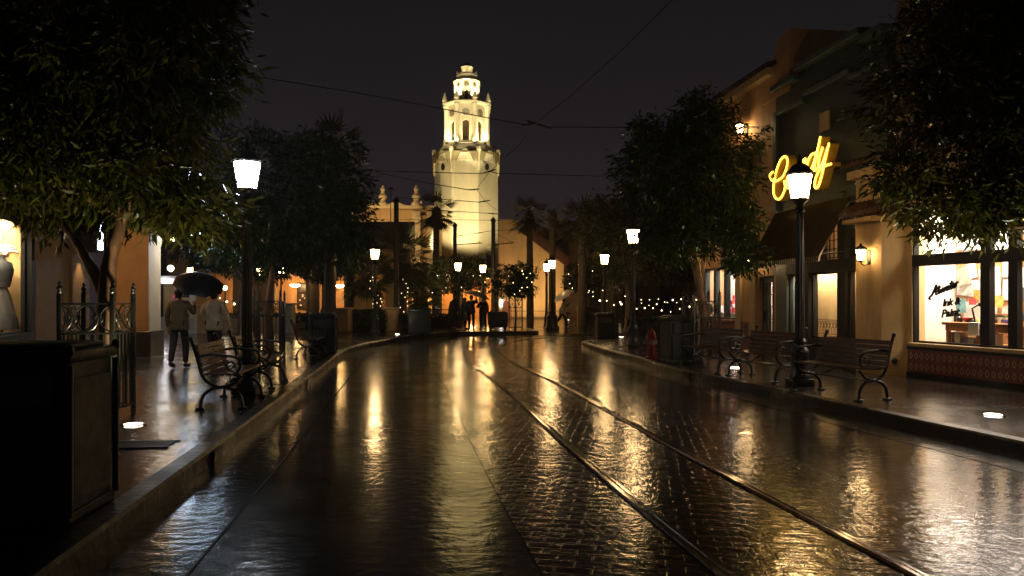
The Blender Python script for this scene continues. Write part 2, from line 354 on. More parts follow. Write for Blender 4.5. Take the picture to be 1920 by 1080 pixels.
# ================================================================== STREET LAMPS
def make_lamp():
    t = thing('street_lamp', '', 'street lamp', group='cast iron street lamps with white lanterns')
    mb = MB(); mb.bbox(-.19, .19, -.19, .19, 0, .12, .015)
    mb.lathe([(.185, .12), (.19, .16), (.165, .22), (.15, .30), (.145, .52), (.155, .55), (.15, .60), (.11, .66), (.10, .72), (.115, .75), (.09, .80)], 16)
    mb.build('base', iron, t, 40)
    mb = MB(); n = 24; pr = []
    V = []; F = []
    for j, (r, z) in enumerate([(.082, .80), (.078, 1.2), (.070, 2.0), (.060, 2.95)]):
        for k in range(n):
            q = r*(1 if k % 2 else .88); V.append((q*math.cos(2*PI*k/n), q*math.sin(2*PI*k/n), z))
    for j in range(3):
        for k in range(n): F.append((j*n+k, j*n+(k+1) % n, (j+1)*n+(k+1) % n, (j+1)*n+k))
    mb.add(V, F); mb.build('pole', iron, t)
    MB().lathe([(.06, 2.93), (.085, 2.95), (.09, 2.99), (.065, 3.02), (.06, 3.06), (.10, 3.11), (.15, 3.145), (.16, 3.16)], 16).build('collar', iron, t, 40)
    lf = MB(); gl_ = MB(); z0, z1, r0, r1 = 3.17, 3.58, .138, .205; V = []; F = []
    for k in range(8):
        a = 2*PI*k/8+PI/8; p0 = Vector((r0*math.cos(a), r0*math.sin(a), z0)); p1 = Vector((r1*math.cos(a), r1*math.sin(a), z1)); lf.tube([p0, p1], .008, 5)
        V += [p0*.985+Vector((0, 0, z0*.015)), p1*.985+Vector((0, 0, z1*.015))]
    for k in range(8): F.append((2*k, 2*((k+1) % 8), 2*((k+1) % 8)+1, 2*k+1))
    gl_.add(V, F)
    lf.lathe([(.135, 3.15), (.155, 3.155), (.155, 3.18), (.135, 3.182)], 8, rot=PI/8); lf.lathe([(.195, 3.572), (.218, 3.575), (.218, 3.598), (.195, 3.60)], 8, rot=PI/8)
    L = lf.build('lantern', iron, t); gl_.build('glass', lampglow, L)
    MB().lathe([(.235, 3.592), (.24, 3.61), (.17, 3.69), (.12, 3.75), (.06, 3.775), (.045, 3.80), (.055, 3.82), (.03, 3.85), (.012, 3.93), (.002, 3.95)], 16).build('cap', iron, t, 35)
    return t
lamp0 = make_lamp(); lamp0.scale = (.93, .93, .95)
LAMPS = [(4.66, 12.35, .15, 'street lamp rising behind the right benches, in front of the yellow sign'),
         (3.53, 22.2, .15, 'street lamp past the fire hydrant, its lantern half hidden by leaves'),
         (3.92, 32.3, .0, 'bright street lamp at the plaza edge behind a dark bin, right of the track'),
         (-5.59, 31.1, .15, 'bright street lamp beside the low hedge and pale piers, left of the road'),
         (-3.89, 11.2, .15, 'tall street lamp by the left benches with bluish lantern tangled in leaves'),
         (-2.83, 40.0, .0, 'far street lamp in front of the tower behind the standing people'),
         (-1.62, 42.5, .0, 'far street lamp behind the trees just right of the standing people'),
         (1.95, 37.2, .0, 'far street lamp with thick base where a person with umbrella runs past'),
         (1.86, 41.0, .0, 'farther street lamp peeping out beside the thick based lamp')]
for i, (x, y, z, lb) in enumerate(LAMPS):
    if i == 0: o = lamp0; o.location = (x, y, z); o['label'] = lb
    else: o = dup(lamp0, (x, y, z), 0, lb)
    if i == 4:
        for c in o.children:
            if c.name.startswith('lantern'):
                g = c.children[0]; g.data = g.data.copy(); g.data.materials[0] = lampcool
    if i == 7:
        b = [c for c in o.children if c.name.startswith('base')][0]; b.scale = (1.9, 1.9, 1.25)

# ================================================================== BENCHES  (local: y = along the seat, -x = towards the street for the right side)
def make_bench(Ln=1.35):
    t = thing('park_bench', '', 'bench', group='iron framed slatted benches on the pavements')
    s = MB()
    for i in range(5): x = -.50+i*.088; s.bbox(x, x+.076, -Ln/2, Ln/2, .425+.004*abs(i-2), .452+.004*abs(i-2), .004)
    s.build('seat', wood, t)
    b = MB()
    for i in range(5):
        z = .50+i*.072; x = -.055+(z-.5)*.22
        M = Matrix.Translation((x, 0, z)) @ Matrix.Rotation(.22, 4, 'Y'); b.box(-.012, .012, -Ln/2, Ln/2, -.031, .031, M)
    b.build('backrest', wood, t)
    for sd in (-1, 1):
        y = sd*(Ln/2-.05); f = MB(); T = lambda P, R, k=6: f.tube([(x, y, z) for x, _, z in smoothline([(x, 0, z) for x, z in P], k)], R, 8)
        T([(.10, .90), (.085, .86), (.02, .66), (-.03, .46), (-.06, .40)], .022)          # back post
        f.sphere((.105, y, .895), .032, 8, 6)
        T([(-.02, .50), (-.07, .38), (-.18, .30), (-.28, .28), (-.40, .31), (-.48, .38), (-.52, .43)], .020)   # bowl under the seat
        T([(-.28, .28), (-.15, .25), (-.05, .17), (-.02, .05), (-.02, .0)], .022); T([(-.28, .28), (-.41, .25), (-.50, .17), (-.53, .05), (-.53, .0)], .022)
        f.bbox(-.07, .04, y-.035, y+.035, 0, .03, .008); f.bbox(-.59, -.48, y-.035, y+.035, 0, .03, .008)
        f.build('side_frame', iron, t, 50)
        f = MB()
        T([(.02, .66), (-.12, .69), (-.30, .68), (-.44, .66), (-.50, .60), (-.50, .52), (-.46, .46)], .018)
        T([(-.46, .46), (-.36, .50), (-.34, .57), (-.40, .60), (-.44, .56), (-.41, .53)], .011)
        f.build('armrest', iron, t, 50)
    r = MB(); r.tube([(-.28, -Ln/2+.05, .27), (-.28, Ln/2-.05, .27)], .014, 6)
    r.tube([v for v in smoothline([(-.28, -.32, .28), (-.28, -.18, .34), (-.28, 0, .41), (-.28, .18, .34), (-.28, .32, .28)], 4)], .010, 6)
    r.build('stretcher', iron, t, 50); return t
bench0 = make_bench()
def bench(rear_near, axis, side, label, first=False):
    """rear_near: back foot of the end nearest the camera; axis: towards the far end; side: 1 sits on the right pavement, -1 on the left"""
    a = Vector(axis).normalized(); c = Vector(rear_near)+a*.62; ang = math.atan2(a.y, a.x)-PI/2
    if side < 0: ang += PI
    loc = (c.x, c.y, .15)
    if first: bench0.location = loc; bench0.rotation_euler = (0, 0, ang); bench0['label'] = label; return bench0
    return dup(bench0, loc, ang, label)
bench((5.2, 10.55), (-.43, 1.12), 1, 'nearest slatted bench on the right pavement, in front of the lit pillar', True)
bench((4.86, 12.85), (-.42, 1.12), 1, 'middle slatted bench on the right pavement, just beyond the lamp post')
bench((4.32, 14.35), (-.40, 1.15), 1, 'farthest slatted bench of the right row, backing onto a tree guard')
bench((-3.95, 9.62), (-.16, 1.2), -1, 'nearest slatted bench on the left pavement, before the tall lamp post')
bench((-4.25, 11.75), (-.16, 1.2), -1, 'second slatted bench on the left, just beyond the tall lamp post')
bench((-5.02, 17.7), (-.14, 1.2), -1, 'far slatted bench on the left beside a dark litter bin')

# ================================================================== LITTER BINS
def make_bin(w, d, h, label, mat=binmat, doors=1):
    t = thing('litter_bin', label, 'litter bin', group='boxy litter bins along the street'); hw, hd = w/2, d/2
    b = MB(); b.bbox(-hw+.02, hw-.02, -hd+.02, hd-.02, .05, h-.10, .012); b.bbox(-hw, hw, -hd, hd, 0, .07, .012); b.build('body', mat, t)
    c = MB(); c.bbox(-hw-.015, hw+.015, -hd-.015, hd+.015, h-.10, h-.02, .025); c.bbox(-hw+.05, hw-.05, -hd+.05, hd-.05, h-.025, h+.015, .018); c.build('lid', mat, t, 40)
    for sx in (-1, 1):
        for sy in (-1, 1):
            p = MB(); p.tube([(sx*hw, sy*hd, .05), (sx*hw, sy*hd, h-.11)], .022, 8); p.sphere((sx*hw, sy*hd, h-.02), .03, 8, 6, (1, 1, 1.3)); p.build('corner_post', iron, t, 50)
    for k in range(doors):
        x0 = -hw+.06+k*(w-.06)/doors; x1 = -hw+(k+1)*(w-.06)/doors
        for sy in (-1, 1):
            y = sy*(hd-.02); f = MB(); f.bbox(x0, x1, min(y, y+sy*.02), max(y, y+sy*.02), .12, h-.42, .008); f.build('panel', mat, t)
            f = MB(); f.bbox(x0+.03, x1-.03, min(y, y+sy*.025), max(y, y+sy*.025), h-.37, h-.15, .01); f.build('flap', iron, t)
    f = MB(); f.bbox(hw-.02, hw, -hd+.06, hd-.06, .12, h-.2, .008); f.build('side_panel', mat, t); f = MB(); f.bbox(-hw, -hw+.02, -hd+.06, hd-.06, .12, h-.2, .008); f.build('side_panel', mat, t)
    return t
b = make_bin(1.5, .68, 1.10, 'huge dark litter bin close up at the left edge of the pavement', binmat, 2); b.location = (-3.50, 4.95, .15); b.rotation_euler = (0, 0, .10)
rs = MB().bbox(-.60, -.06, -.362, -.348, .955, .985, .005).build('red_glint_strip', pbr('red_glint_strip', (.5, .01, .01), .2, .2, 30, spec=.8), b)  # painted red strip stands in for a reflected red glow
bR = make_bin(.62, .62, 1.02, 'dark litter bin beside the fire hydrant on the right pavement'); bR.location = (3.63, 16.75, .15); bR.rotation_euler = (0, 0, .2)
dup(bR, (-4.82, 19.5, .15), .13, 'dark litter bin next to the far left bench'); dup(bR, (3.38, 27.9, 0), .1, 'dark litter bin below the bright lamp at the plaza edge')
bg = make_bin(.85, .62, 1.0, 'green litter bin before the planter wall, left of the standing people', green_iron); bg.location = (-3.83, 31.6, .15)

# ================================================================== FIRE HYDRANT
t = thing('fire_hydrant', 'red fire hydrant with pale caps half hidden by a bin', 'hydrant', (3.26, 17.85, .15))
MB().lathe([(.15, 0), (.15, .04), (.105, .05), (.10, .44), (.125, .46), (.125, .50), (.11, .52), (.095, .60), (.05, .66), (.03, .67), (.03, .73), (.002, .735)], 18).build('barrel', redp, t, 40)
for nm, a, r in (('front_cap', PI*1.5, .065), ('side_cap', PI, .05), ('side_cap', 0, .05)):
    d = Vector((math.cos(a), math.sin(a), 0)); MB().tube([d*.09+Vector((0, 0, .38)), d*.17+Vector((0, 0, .38))], r, 10).tube([d*.17+Vector((0, 0, .38)), d*.20+Vector((0, 0, .38))], r*.6, 5).build(nm, cwhite, t, 40)

# ================================================================== TREE GUARDS
def make_guard(w=.58, h=1.46):
    t = thing('tree_guard', '', 'tree guard', group='iron guards round the tree trunks'); q = w/2
    for sx in (-1, 1):
        for sy in (-1, 1):
            m = MB(); m.bbox(sx*q-.024, sx*q+.024, sy*q-.024, sy*q+.024, 0, h, .004)
            m.lathe([(.026, h), (.036, h+.015), (.02, h+.03), (.034, h+.055), (.03, h+.075), (.012, h+.09), (.02, h+.105), (.018, h+.12), (.002, h+.14)], 10, (sx*q, sy*q, 0)); m.build('post', iron, t, 50)
    def sides(fn):
        for k in range(4): fn(Matrix.Rotation(k*PI/2, 4, 'Z'))
    def rails(M):
        m = MB()
        for z in (h-.12, h-.46, .12): m.box(-q, q, q-.010, q+.010, z-.011, z+.011, M)
        m.build('rail', iron, t)
    sides(rails)
    def bars(M):
        m = MB()
        for i in range(1, 6): x = -q+w*i/6; m.tube([M @ Vector((x, q, .12)), M @ Vector((x, q, h-.46))], .009, 6)
        m.build('bars', iron, t)
    sides(bars)
    def scroll(M):
        m = MB(); zc = h-.29; a = w/4
        for c in (-1, 1):
            for s in (-1, 1):
                P = [M @ Vector((c*a+s*.16*math.cos(u)-s*.17, q, zc+.155*math.sin(u))) for u in np.linspace(-PI/2, PI/2, 9)]; m.tube(P, .009, 6)
            m.tube([M @ Vector((c*a+.045*math.cos(u), q, zc+.045*math.sin(u))) for u in np.linspace(0, 2*PI, 13)], .007, 5, cap=False)
        m.build('scrollwork', iron, t, 50)
    sides(scroll); return t
g0 = make_guard(); g0.location = (-4.90, 9.02, .15); g0.rotation_euler = (0, 0, .08); g0['label'] = 'iron guard round the near left tree behind the huge bin'
dup(g0, (4.12, 16.6, .15), .16, 'iron guard round the tree behind the right benches'); dup(g0, (-5.72, 18.0, .15), .13, 'iron guard round the slim tree beyond the left benches')
dup(g0, (.16, 34.0, .15), 0.0, 'iron guard round the young tree beside the dark covered cart')

# ================================================================== GROUND UPLIGHTS
def make_up():
    t = thing('ground_light', '', 'ground light', group='round uplights sunk in the paving')
    MB().lathe([(.13, 0), (.13, .012), (.10, .014), (.10, .004)], 18, cap=False).build('rim', railm, t)
    MB().lathe([(.098, .008), (.06, .016), (.002, .019)], 16).build('lens', uplens, t, 60); return t
up0 = make_up()
UPS = [(gr(250, 797, .15), 'uplight glowing in wet paving beside the near left tree guard'), (gr(1862, 779, .15), 'uplight glowing on the paving before the tiled shop front'),
       (gr(1299, 677, .15), 'uplight between the dark bin and the farthest right bench'), (gr(1377, 690, .15), 'uplight shining under the right benches'),
       (gr(1165, 632, .0), 'uplight on the plaza between bin and lamp base, right side'), (gr(745, 627, .15), 'uplight beside the left hedge lamp'),
       (gr(1065, 600, .0), 'far uplight near the running person'), (gr(997, 601, .0), 'far uplight before the gabled wall')]
for i, (p, lb) in enumerate(UPS):
    o = up0 if i == 0 else dup(up0, p, 0, lb)
    o.location = p+Vector((0, 0, .002)); o['label'] = lb
# ================================================================== BUILDING HELPERS
def wallholes(mb, s0, s1, z0, z1, holes, x0=0.0, x1=.25, M=None):
    S = sorted({s0, s1, *[h[0] for h in holes], *[h[1] for h in holes]}); Z = sorted({z0, z1, *[h[2] for h in holes], *[h[3] for h in holes]})
    for a, b in zip(S[:-1], S[1:]):
        run = None
        for c, d in zip(Z[:-1], Z[1:]):
            hit = any(h[0] <= a and h[1] >= b and h[2] <= c and h[3] >= d for h in holes)
            if hit:
                if run: mb.box(x0, x1, a, b, run[0], run[1], M); run = None
            else: run = (run[0] if run else c, d)
        if run: mb.box(x0, x1, a, b, run[0], run[1], M)
    return mb
XZ = Matrix(((0, 0, 1, 0), (1, 0, 0, 0), (0, 1, 0, 0), (0, 0, 0, 1)))   # polygon (s,z) -> local (y,z), thickness along x
def frame_rect(mb, s0, s1, z0, z1, w, x0, x1):
    mb.box(x0, x1, s0, s0+w, z0, z1); mb.box(x0, x1, s1-w, s1, z0, z1); mb.box(x0, x1, s0+w, s1-w, z0, z0+w); mb.box(x0, x1, s0+w, s1-w, z1-w, z1); return mb
def tileroof(mb, s0, s1, xa, za, xb, zb, step=.16):
    """barrel tiles running down a slope from (xb,zb) to the eave (xa,za)"""
    n = max(2, int((s1-s0)/step)); k = n*4; V = []; F = []
    for j, (x, z) in enumerate(((xa, za), (xb, zb))):
        for i in range(k+1):
            s = s0+(s1-s0)*i/k; V.append((x, s, z+.045*abs(math.sin(PI*i/4))))
    for i in range(k): F.append((i, i+1, k+2+i, k+1+i))
    m = len(V); V += [(x, y, z-.09) for x, y, z in V]; F += [tuple(i+m for i in reversed(f)) for f in F]
    for i in range(k): F.append((i, m+i, m+i+1, i+1)); F.append((k+1+i, k+2+i, m+k+2+i, m+k+1+i))
    F.append((0, k+1, m+k+1, m)); F.append((k, m+k, m+2*k+1, 2*k+1))
    return mb.add(V, F)
def text_part(body, size, name, mat, parent, loc, rot, shear=.3, ext=.002, offset=.0):
    c = bpy.data.curves.new(name, 'FONT'); c.body = body; c.size = size; c.shear = shear; c.extrude = ext; c.offset = offset; c.align_x = 'CENTER'
    tmp = bpy.data.objects.new(name, c); COL.objects.link(tmp); bpy.context.view_layer.update()
    me = bpy.data.meshes.new_from_object(tmp.evaluated_get(bpy.context.evaluated_depsgraph_get())); bpy.data.objects.remove(tmp)
    o = bpy.data.objects.new(name, me); COL.objects.link(o); me.materials.clear(); me.materials.append(mat); o.parent = parent; o.location = loc; o.rotation_euler = rot; return o
def make_wall_lantern():
    t = thing('wall_lantern', '', 'wall lantern', group='warm wall lanterns on the shop fronts')
    m = MB(); m.lathe([(.05, -.14), (.06, -.1), (.06, .1), (.05, .14)], 8, (0, 0, 0)); m.build('back_plate', iron, t); t.children[0].scale = (.4, 1, 1)
    MB().tube(smoothline([(0, 0, -.10), (-.07, 0, -.15), (-.15, 0, -.13), (-.17, 0, -.08)], 4), .012, 6).build('bracket', iron, t, 50)
    L = MB(); z0, z1, r0, r1 = -.06, .14, .07, .105
    V = []; F = []
    for k in range(6):
        a = PI/3*k; p0 = Vector((r0*math.cos(a)-.17, r0*math.sin(a), z0)); p1 = Vector((r1*math.cos(a)-.17, r1*math.sin(a), z1)); L.tube([p0, p1], .007, 5); V += [p0*1, p1*1]
    c = Vector((-.17, 0, 0)); V = [(v-Vector((c.x, 0, v.z)))*.97+Vector((c.x, 0, v.z)) for v in V]
    for k in range(6): F.append((2*k, 2*((k+1) % 6), 2*((k+1) % 6)+1, 2*k+1))
    L.lathe([(.08, -.08), (.08, -.06), (.02, -.10)], 6, (-.17, 0, 0)); L.lathe([(.125, .135), (.125, .155), (.07, .20), (.03, .215), (.04, .235), (.002, .27)], 6, (-.17, 0, 0))
    lo = L.build('lantern', iron, t); g = MB(); g.add(V, F); g.build('glass', wallglow, lo); return t
wl0 = make_wall_lantern()

# ================================================================== RIGHT SIDE SHOPS   frame: y along the facade (away), x into the house
TH = .1344; OR = Vector((6.81, 14.0, 0))
def FR(px, py, d=0.0):
    r = (px-960)/FPX; s = (6.81+.991*d-r*(14+.134*d))/(.134+.991*r); Y = 14+.134*d+.991*s; return d, s, EYE+(HOR-py)/FPX*Y
def RW(x, s, z): c, q = math.cos(TH), math.sin(TH); return Vector((OR.x+x*c-s*q, OR.y+x*q+s*c, z))
# ---- orange shop
t = thing('orange_shop', 'two storey orange stucco shop with tiled eave and pink lit window', 'shop', OR, TH)
mb = MB(); DH = (4.22, 5.02, .12, 2.10); WH = (6.40, 8.55, .98, 2.42); UH = (4.85, 5.75, 4.50, 5.35)
wallholes(mb, 4.13, 9.0, .12, 7.05, [DH, WH, UH], 0, .3); mb.box(.3, 4.5, 8.75, 9.0, .12, 7.05); mb.build('wall', orange, t)
mb = MB(); mb.box(.9, 1.0, 4.5, 8.75, .12, 6.9); mb.build('inner_wall', paper, t)
for a, b in ((5.1, 5.42), (5.95, 6.27), (8.62, 8.98)): MB().bbox(-.07, .0, a, b, .12, 3.6, .01).build('pilaster', tan, t)
MB().bbox(-.09, .0, 4.13, 9.02, 3.62, 3.76, .02).build('string_course', tan, t)
MB().box(-.05, .0, 5.42, 5.95, .12, .95).box(-.05, .0, 6.27, 8.62, .12, .90).build('plinth', redbrown, t)
mb = MB(); tileroof(mb, 4.0, 9.15, -.30, 7.08, 2.8, 8.1); mb.build('roof', rooftile, t)
MB().box(-.22, .0, 4.13, 9.05, 6.86, 7.04).build('cornice', tan, t)
mb = MB(); mb.prism([(4.75, 6.3), (4.75, 7.12), (4.25, 7.24), (4.12, 7.32), (4.05, 7.5), (3.95, 7.62), (3.42, 7.72), (3.42, 6.3)], 1.9, Matrix.Translation((-.045, 0, 0)) @ XZ); mb.build('parapet', orange, t)
# lunette over the door
P = [(4.62+.42*math.cos(a), 3.0+.42*math.sin(a)) for a in np.linspace(0, PI, 13)]; Q = [(4.62+.50*math.cos(a), 3.0+.50*math.sin(a)) for a in np.linspace(PI, 0, 13)]
MB().prism(P, .03, Matrix.Translation((-.030, 0, 0)) @ XZ).build('lunette', cream, t); MB().prism(P+Q, .05, Matrix.Translation((-.052, 0, 0)) @ XZ).build('lunette_moulding', tan, t)
d = MB(); frame_rect(d, 4.26, 4.98, .14, 2.06, .11, .12, .17); d.box(.12, .17, 4.37, 4.87, .25, .75)
for i in range(1, 3): d.box(.125, .165, 4.37+.5*i/3-.012, 4.37+.5*i/3+.012, .75, 1.95)
for z in (1.05, 1.35, 1.65): d.box(.127, .163, 4.37, 4.87, z-.012, z+.012)
D = d.build('door', tealdoor, t); MB().box(.143, .147, 4.37, 4.87, .75, 1.95).build('pane', pane, D); MB().bbox(.07, .12, 4.88, 4.94, 1.0, 1.25, .01).build('handle', iron, D)
f = MB(); frame_rect(f, 4.22, 5.02, .12, 2.10, .04, .10, .20); f.build('door_frame', tealtrim, t)
w = MB(); frame_rect(w, 6.40, 8.55, .98, 2.42, .06, .02, .16)
for c in (7.12, 7.84): w.box(.03, .15, c-.09, c+.09, 1.04, 2.36)
Wn = w.build('window', teal, t); MB().box(.09, .094, 6.46, 8.49, 1.04, 2.36).build('pane', pane, Wn); MB().bbox(-.10, .04, 6.33, 8.62, .90, .98, .01).build('sill', redbrown, Wn)
w = MB(); frame_rect(w, 4.85, 5.75, 4.50, 5.35, .06, .08, .16); Wu = w.build('window', darkframe, t); MB().box(.12, .124, 4.91, 5.69, 4.56, 5.29).build('pane', pane, Wu); MB().bbox(-.10, .06, 4.78, 5.82, 4.40, 4.50, .01).build('sill', tan, Wu)
MB().box(.9, .91, 4.6, 6.2, 4.0, 5.8).build('blind', blackst, t)
mb = MB(); P = smoothline([(-.02, 6.3, 5.9), (-.35, 6.3, 6.05), (-.55, 6.3, 6.25), (-.62, 6.3, 6.05), (-.5, 6.3, 5.9), (-.40, 6.3, 6.0), (-.47, 6.3, 6.08)], 6); mb.tube(P, .025, 6); mb.build('scroll_bracket', iron, t, 50)
area('orange_shop_ceiling_light', RW(.52, 7.45, 2.55), (0, 0, TH), .5, 1.9, 110, (1, .88, .80))
# goods in the pink window
t2 = thing('shop_display', 'bright stepped display of pink and white goods behind the orange shop window', 'display', OR, TH)
mb = MB()
for i in range(3): mb.box(.25+i*.18, .43+i*.18, 6.5, 8.45, .98, 1.15+i*.16)
mb.build('steps', white, t2)
pk = [pbr('pink_goods', (.75, .10, .25), .5, .2, 8), pbr('white_goods', (.8, .75, .75), .5, .1, 8), pbr('red_goods', (.6, .05, .05), .5, .2, 8)]
for i in range(26):
    c = random.choice(pk); j = random.randrange(3); s = random.uniform(6.55, 8.4); h = random.uniform(.08, .2); z = 1.15+j*.16
    MB().bbox(.30+j*.18, .38+j*.18, s-.05, s+.05, z, z+h, .012).build('packet', c, t2)
MB().box(.85, .87, 6.8, 7.3, 1.5, 2.3).build('red_poster', pk[2], t2); MB().prism([(6.5, 2.36), (6.7, 2.18), (6.9, 2.36), (7.0, 2.36), (7.1, 2.2), (7.3, 2.36)], .006, Matrix.Translation((.18, 0, 0)) @ XZ).build('bunting', pk[0], t2)
# ---- candy shop
t = thing('candy_shop', 'dark teal shop front with stepped cornice, slanting awning and cream lit windows', 'shop', OR, TH)
mb = MB(); mb.box(0, 2.5, -.12, 4.125, 3.46, 6.42); mb.prism([(.3, 6.42), (.3, 6.60), (3.1, 6.60), (3.1, 6.42)], 2.4, Matrix.Translation((.01, 0, 0)) @ XZ)
mb.box(.0, .3, 3.60, 4.125, .12, 3.46); mb.build('wall', teal, t)
mb = MB()
for a, b, z in ((-.14, .55, 6.42), (.55, 3.0, 6.60), (3.0, 4.13, 6.42)): mb.bbox(-.16, .12, a, b, z, z+.14, .02)
for a, b, z in ((.0, 1.0, 5.84), (1.0, 2.75, 5.98), (2.75, 3.95, 5.84)): mb.bbox(-.09, .0, a, b, z, z+.11, .015)
mb.bbox(-.09, .0, 3.95, 4.12, 3.6, 5.95, .015); mb.build('cornice', tealtrim, t)
MB().bbox(-.05, .0, 1.75, 2.12, 5.05, 5.45, .02).build('plaque', tan, t)
mb = MB(); mb.bbox(-.03, .22, .82, 3.60, 2.10, 2.36, .01); mb.bbox(-.04, .2, 1.18, 1.46, .12, 2.10, .01); mb.bbox(-.03, .2, 2.59, 2.81, .12, 2.10, .01); mb.box(-.02, .2, .82, 1.18, .12, .70); mb.box(-.02, .2, 1.46, 2.59, .12, .70); mb.box(-.02, .2, 2.81, 3.60, .12, .70)
mb.bbox(-.035, .2, 1.18, 1.46, 2.36, 3.46, .01); mb.build('shopfront_frame', darkframe, t)
for a, b in ((.82, 1.18), (1.46, 2.59), (2.81, 3.60)):
    w = MB(); frame_rect(w, a, b, .70, 2.10, .035, .06, .14); Wn = w.build('window', darkframe, t); MB().box(.10, .104, a+.035, b-.035, .735, 2.065).build('pane', pane, Wn)
    r = MB()
    for z in (.76, .80, 1.06, 1.10): r.box(.17, .185, a+.035, b-.035, z-.008, z+.008)
    n = max(3, round((b-a)/.125))
    for i in range(n):
        c = a+.035+(b-a-.07)*(i+.5)/n; r.tube([(.178, c+.05*math.cos(u), .985+.05*math.sin(u)) for u in np.linspace(0, 2*PI, 13)], .006, 5, cap=False); r.tube([(.178, c, .80), (.178, c, .935)], .005, 5); r.tube([(.178, c+.06, .80), (.178, c+.06, 1.06)], .004, 5)
    r.build('railing', redbrown, t, 50)
mb = MB(); mb.box(.42, .46, .8, 3.6, .6, 2.3); mb.box(.2, .42, .8, .82, .6, 2.3); mb.box(.2, .42, 3.58, 3.6, .6, 2.3); mb.box(.2, .42, .82, 3.58, .6, .66); mb.box(.2, .46, .8, 3.6, 2.3, 2.34); mb.build('display_lining', cream, t)
l = MB()
for a, b in ((.82, 1.18), (1.46, 2.9)):
    for i in range(int((b-a)/.16)+1): c = a+.16*i; l.box(.08, .10, c-.009, c+.009, 2.36, 3.46)
    for z in (2.40, 2.58, 2.76, 2.94, 3.12, 3.30): l.box(.083, .097, a, b, z-.009, z+.009)
l.build('transom_lattice', darkframe, t); MB().box(1.0, 1.03, .6, 3.6, 2.35, 3.46).build('transom_lining', orange, t)
mb = MB(); n = 66; V = []; F = []; s0, s1 = 1.02, 4.12
for i in range(n+1):
    s = s0+(s1-s0)*i/n; o = .018*(i % 2)
    V += [(-.02-o, s, 3.56+o), (-.68-o*.6, s, 2.38+o), (-.69-o*.6, s, 2.28), (-.66-o*.6, s, 2.28), (-.65, s, 2.37), (-.01, s, 3.53)]
for i in range(n):
    for k in range(6): F.append((i*6+k, i*6+6+k, i*6+6+(k+1) % 6, i*6+(k+1) % 6))
F += [tuple(range(6)), tuple(n*6+k for k in range(5, -1, -1))]
A = mb.add(V, F).build('awning', awnmat, t)
br = MB(); br.tube([(0, 1.2, 2.5), (-.62, 1.2, 2.42)], .014, 6); br.tube([(0, 2.9, 2.5), (-.62, 2.9, 2.42)], .014, 6); br.tube([(-.01, 1.2, 3.4), (-.6, 1.2, 2.44)], .012, 6); br.build('awning_bracket', iron, A)
area('candy_window_light', RW(.30, 2.2, 2.26), (0, 0, TH), .14, 2.7, 165, (1, .84, .60)); spot('candy_end_wall_fill', RW(.30, 2.85, 2.22), RW(.30, 3.58, 1.45), 45, (1, .84, .60), 90, .8, .05); area('candy_transom_light', RW(.5, 1.9, 3.4), (0, 0, TH), .6, 2.2, 40, (1, .72, .40))  # the spot is a fill, added to brighten the display's end wall
# roof lattice tower and dark house beyond
t = thing('rooftop_house', 'dark reddish attic with square openings above the candy shop roof', 'building', OR, TH)
mb = MB(); mb.box(.15, 3, -4.2, -.16, 3.4, 6.9); mb.build('wall', brownwall, t)
mb = MB(); wallholes(mb, -1.0, -.2, 6.9, 8.6, [(-.92, -.62, 7.0, 7.45), (-.56, -.26, 7.0, 7.45), (-.92, -.62, 7.55, 8.0), (-.56, -.26, 7.55, 8.0), (-.92, -.62, 8.1, 8.5), (-.56, -.26, 8.1, 8.5)], .3, .5); mb.box(.5, 2, -1.0, -.9, 6.9, 8.6); mb.box(1.9, 2.0, -.9, -.2, 6.9, 8.6); mb.build('lattice_attic', redbrown, t)
# ---- candy sign: script letters standing off the wall
t = thing('candy_sign', 'glowing yellow script sign reading Candy above the brown awning', 'sign', OR, TH)
def cs(pts, k=7):
    P = []
    for cx, cy in pts: d, s, z = FR(1400+cx/6, 220+cy/6, -.34); P.append((0, s, z))
    return [(v.y, v.z) for v in smoothline(P, k)]
LET = [('letter_c', [[(300, 612), (268, 650), (285, 705), (335, 718), (405, 672), (448, 590), (466, 490), (440, 440), (395, 470), (350, 570), (318, 710), (306, 830), (328, 905), (372, 920), (412, 870), (438, 790), (428, 712)]]),
       ('letter_a', [[(545, 552), (505, 585), (462, 690), (458, 785), (490, 790), (530, 720), (572, 590)], [(580, 560), (560, 700), (565, 760), (590, 745)]]),
       ('letter_n', [[(596, 700), (612, 545), (600, 690), (640, 500), (668, 470), (662, 560), (660, 640), (680, 650)]]),
       ('letter_d', [[(785, 400), (735, 420), (695, 500), (684, 580), (712, 600), (755, 530), (800, 380), (838, 215)], [(838, 215), (800, 400), (765, 570), (775, 600), (800, 570)]]),
       ('letter_y', [[(862, 335), (825, 460), (815, 555), (850, 540), (890, 430), (935, 290)], [(935, 290), (890, 470), (855, 640), (815, 770), (780, 795), (772, 740), (800, 640), (860, 560), (960, 522)]])]
for nm, strokes in LET:
    body = MB(); tube_ = MB()
    for st in strokes:
        P = cs(st); n = len(P); V = []; F = []; hw = .036
        for i in range(n):
            a = Vector(P[max(i-1, 0)]); b = Vector(P[min(i+1, n-1)]); q = (b-a).normalized(); m = Vector((-q.y, q.x))*hw; p = Vector(P[i])
            V += [(-.34, *(p+m)), (-.34, *(p-m)), (-.15, *(p-m)), (-.15, *(p+m))]
        for i in range(n-1):
            for k in range(4): F.append((i*4+k, i*4+4+k, i*4+4+(k+1) % 4, i*4+(k+1) % 4))
        F += [(0, 1, 2, 3), (n*4-1, n*4-2, n*4-3, n*4-4)]
        body.add(V, F); tube_.tube([(-.358, s, z) for s, z in P], .017, 6)
    bo = body.build('letter', yel, t, 40); tube_.build('neon_tube', neon, bo, 60)
mb = MB()
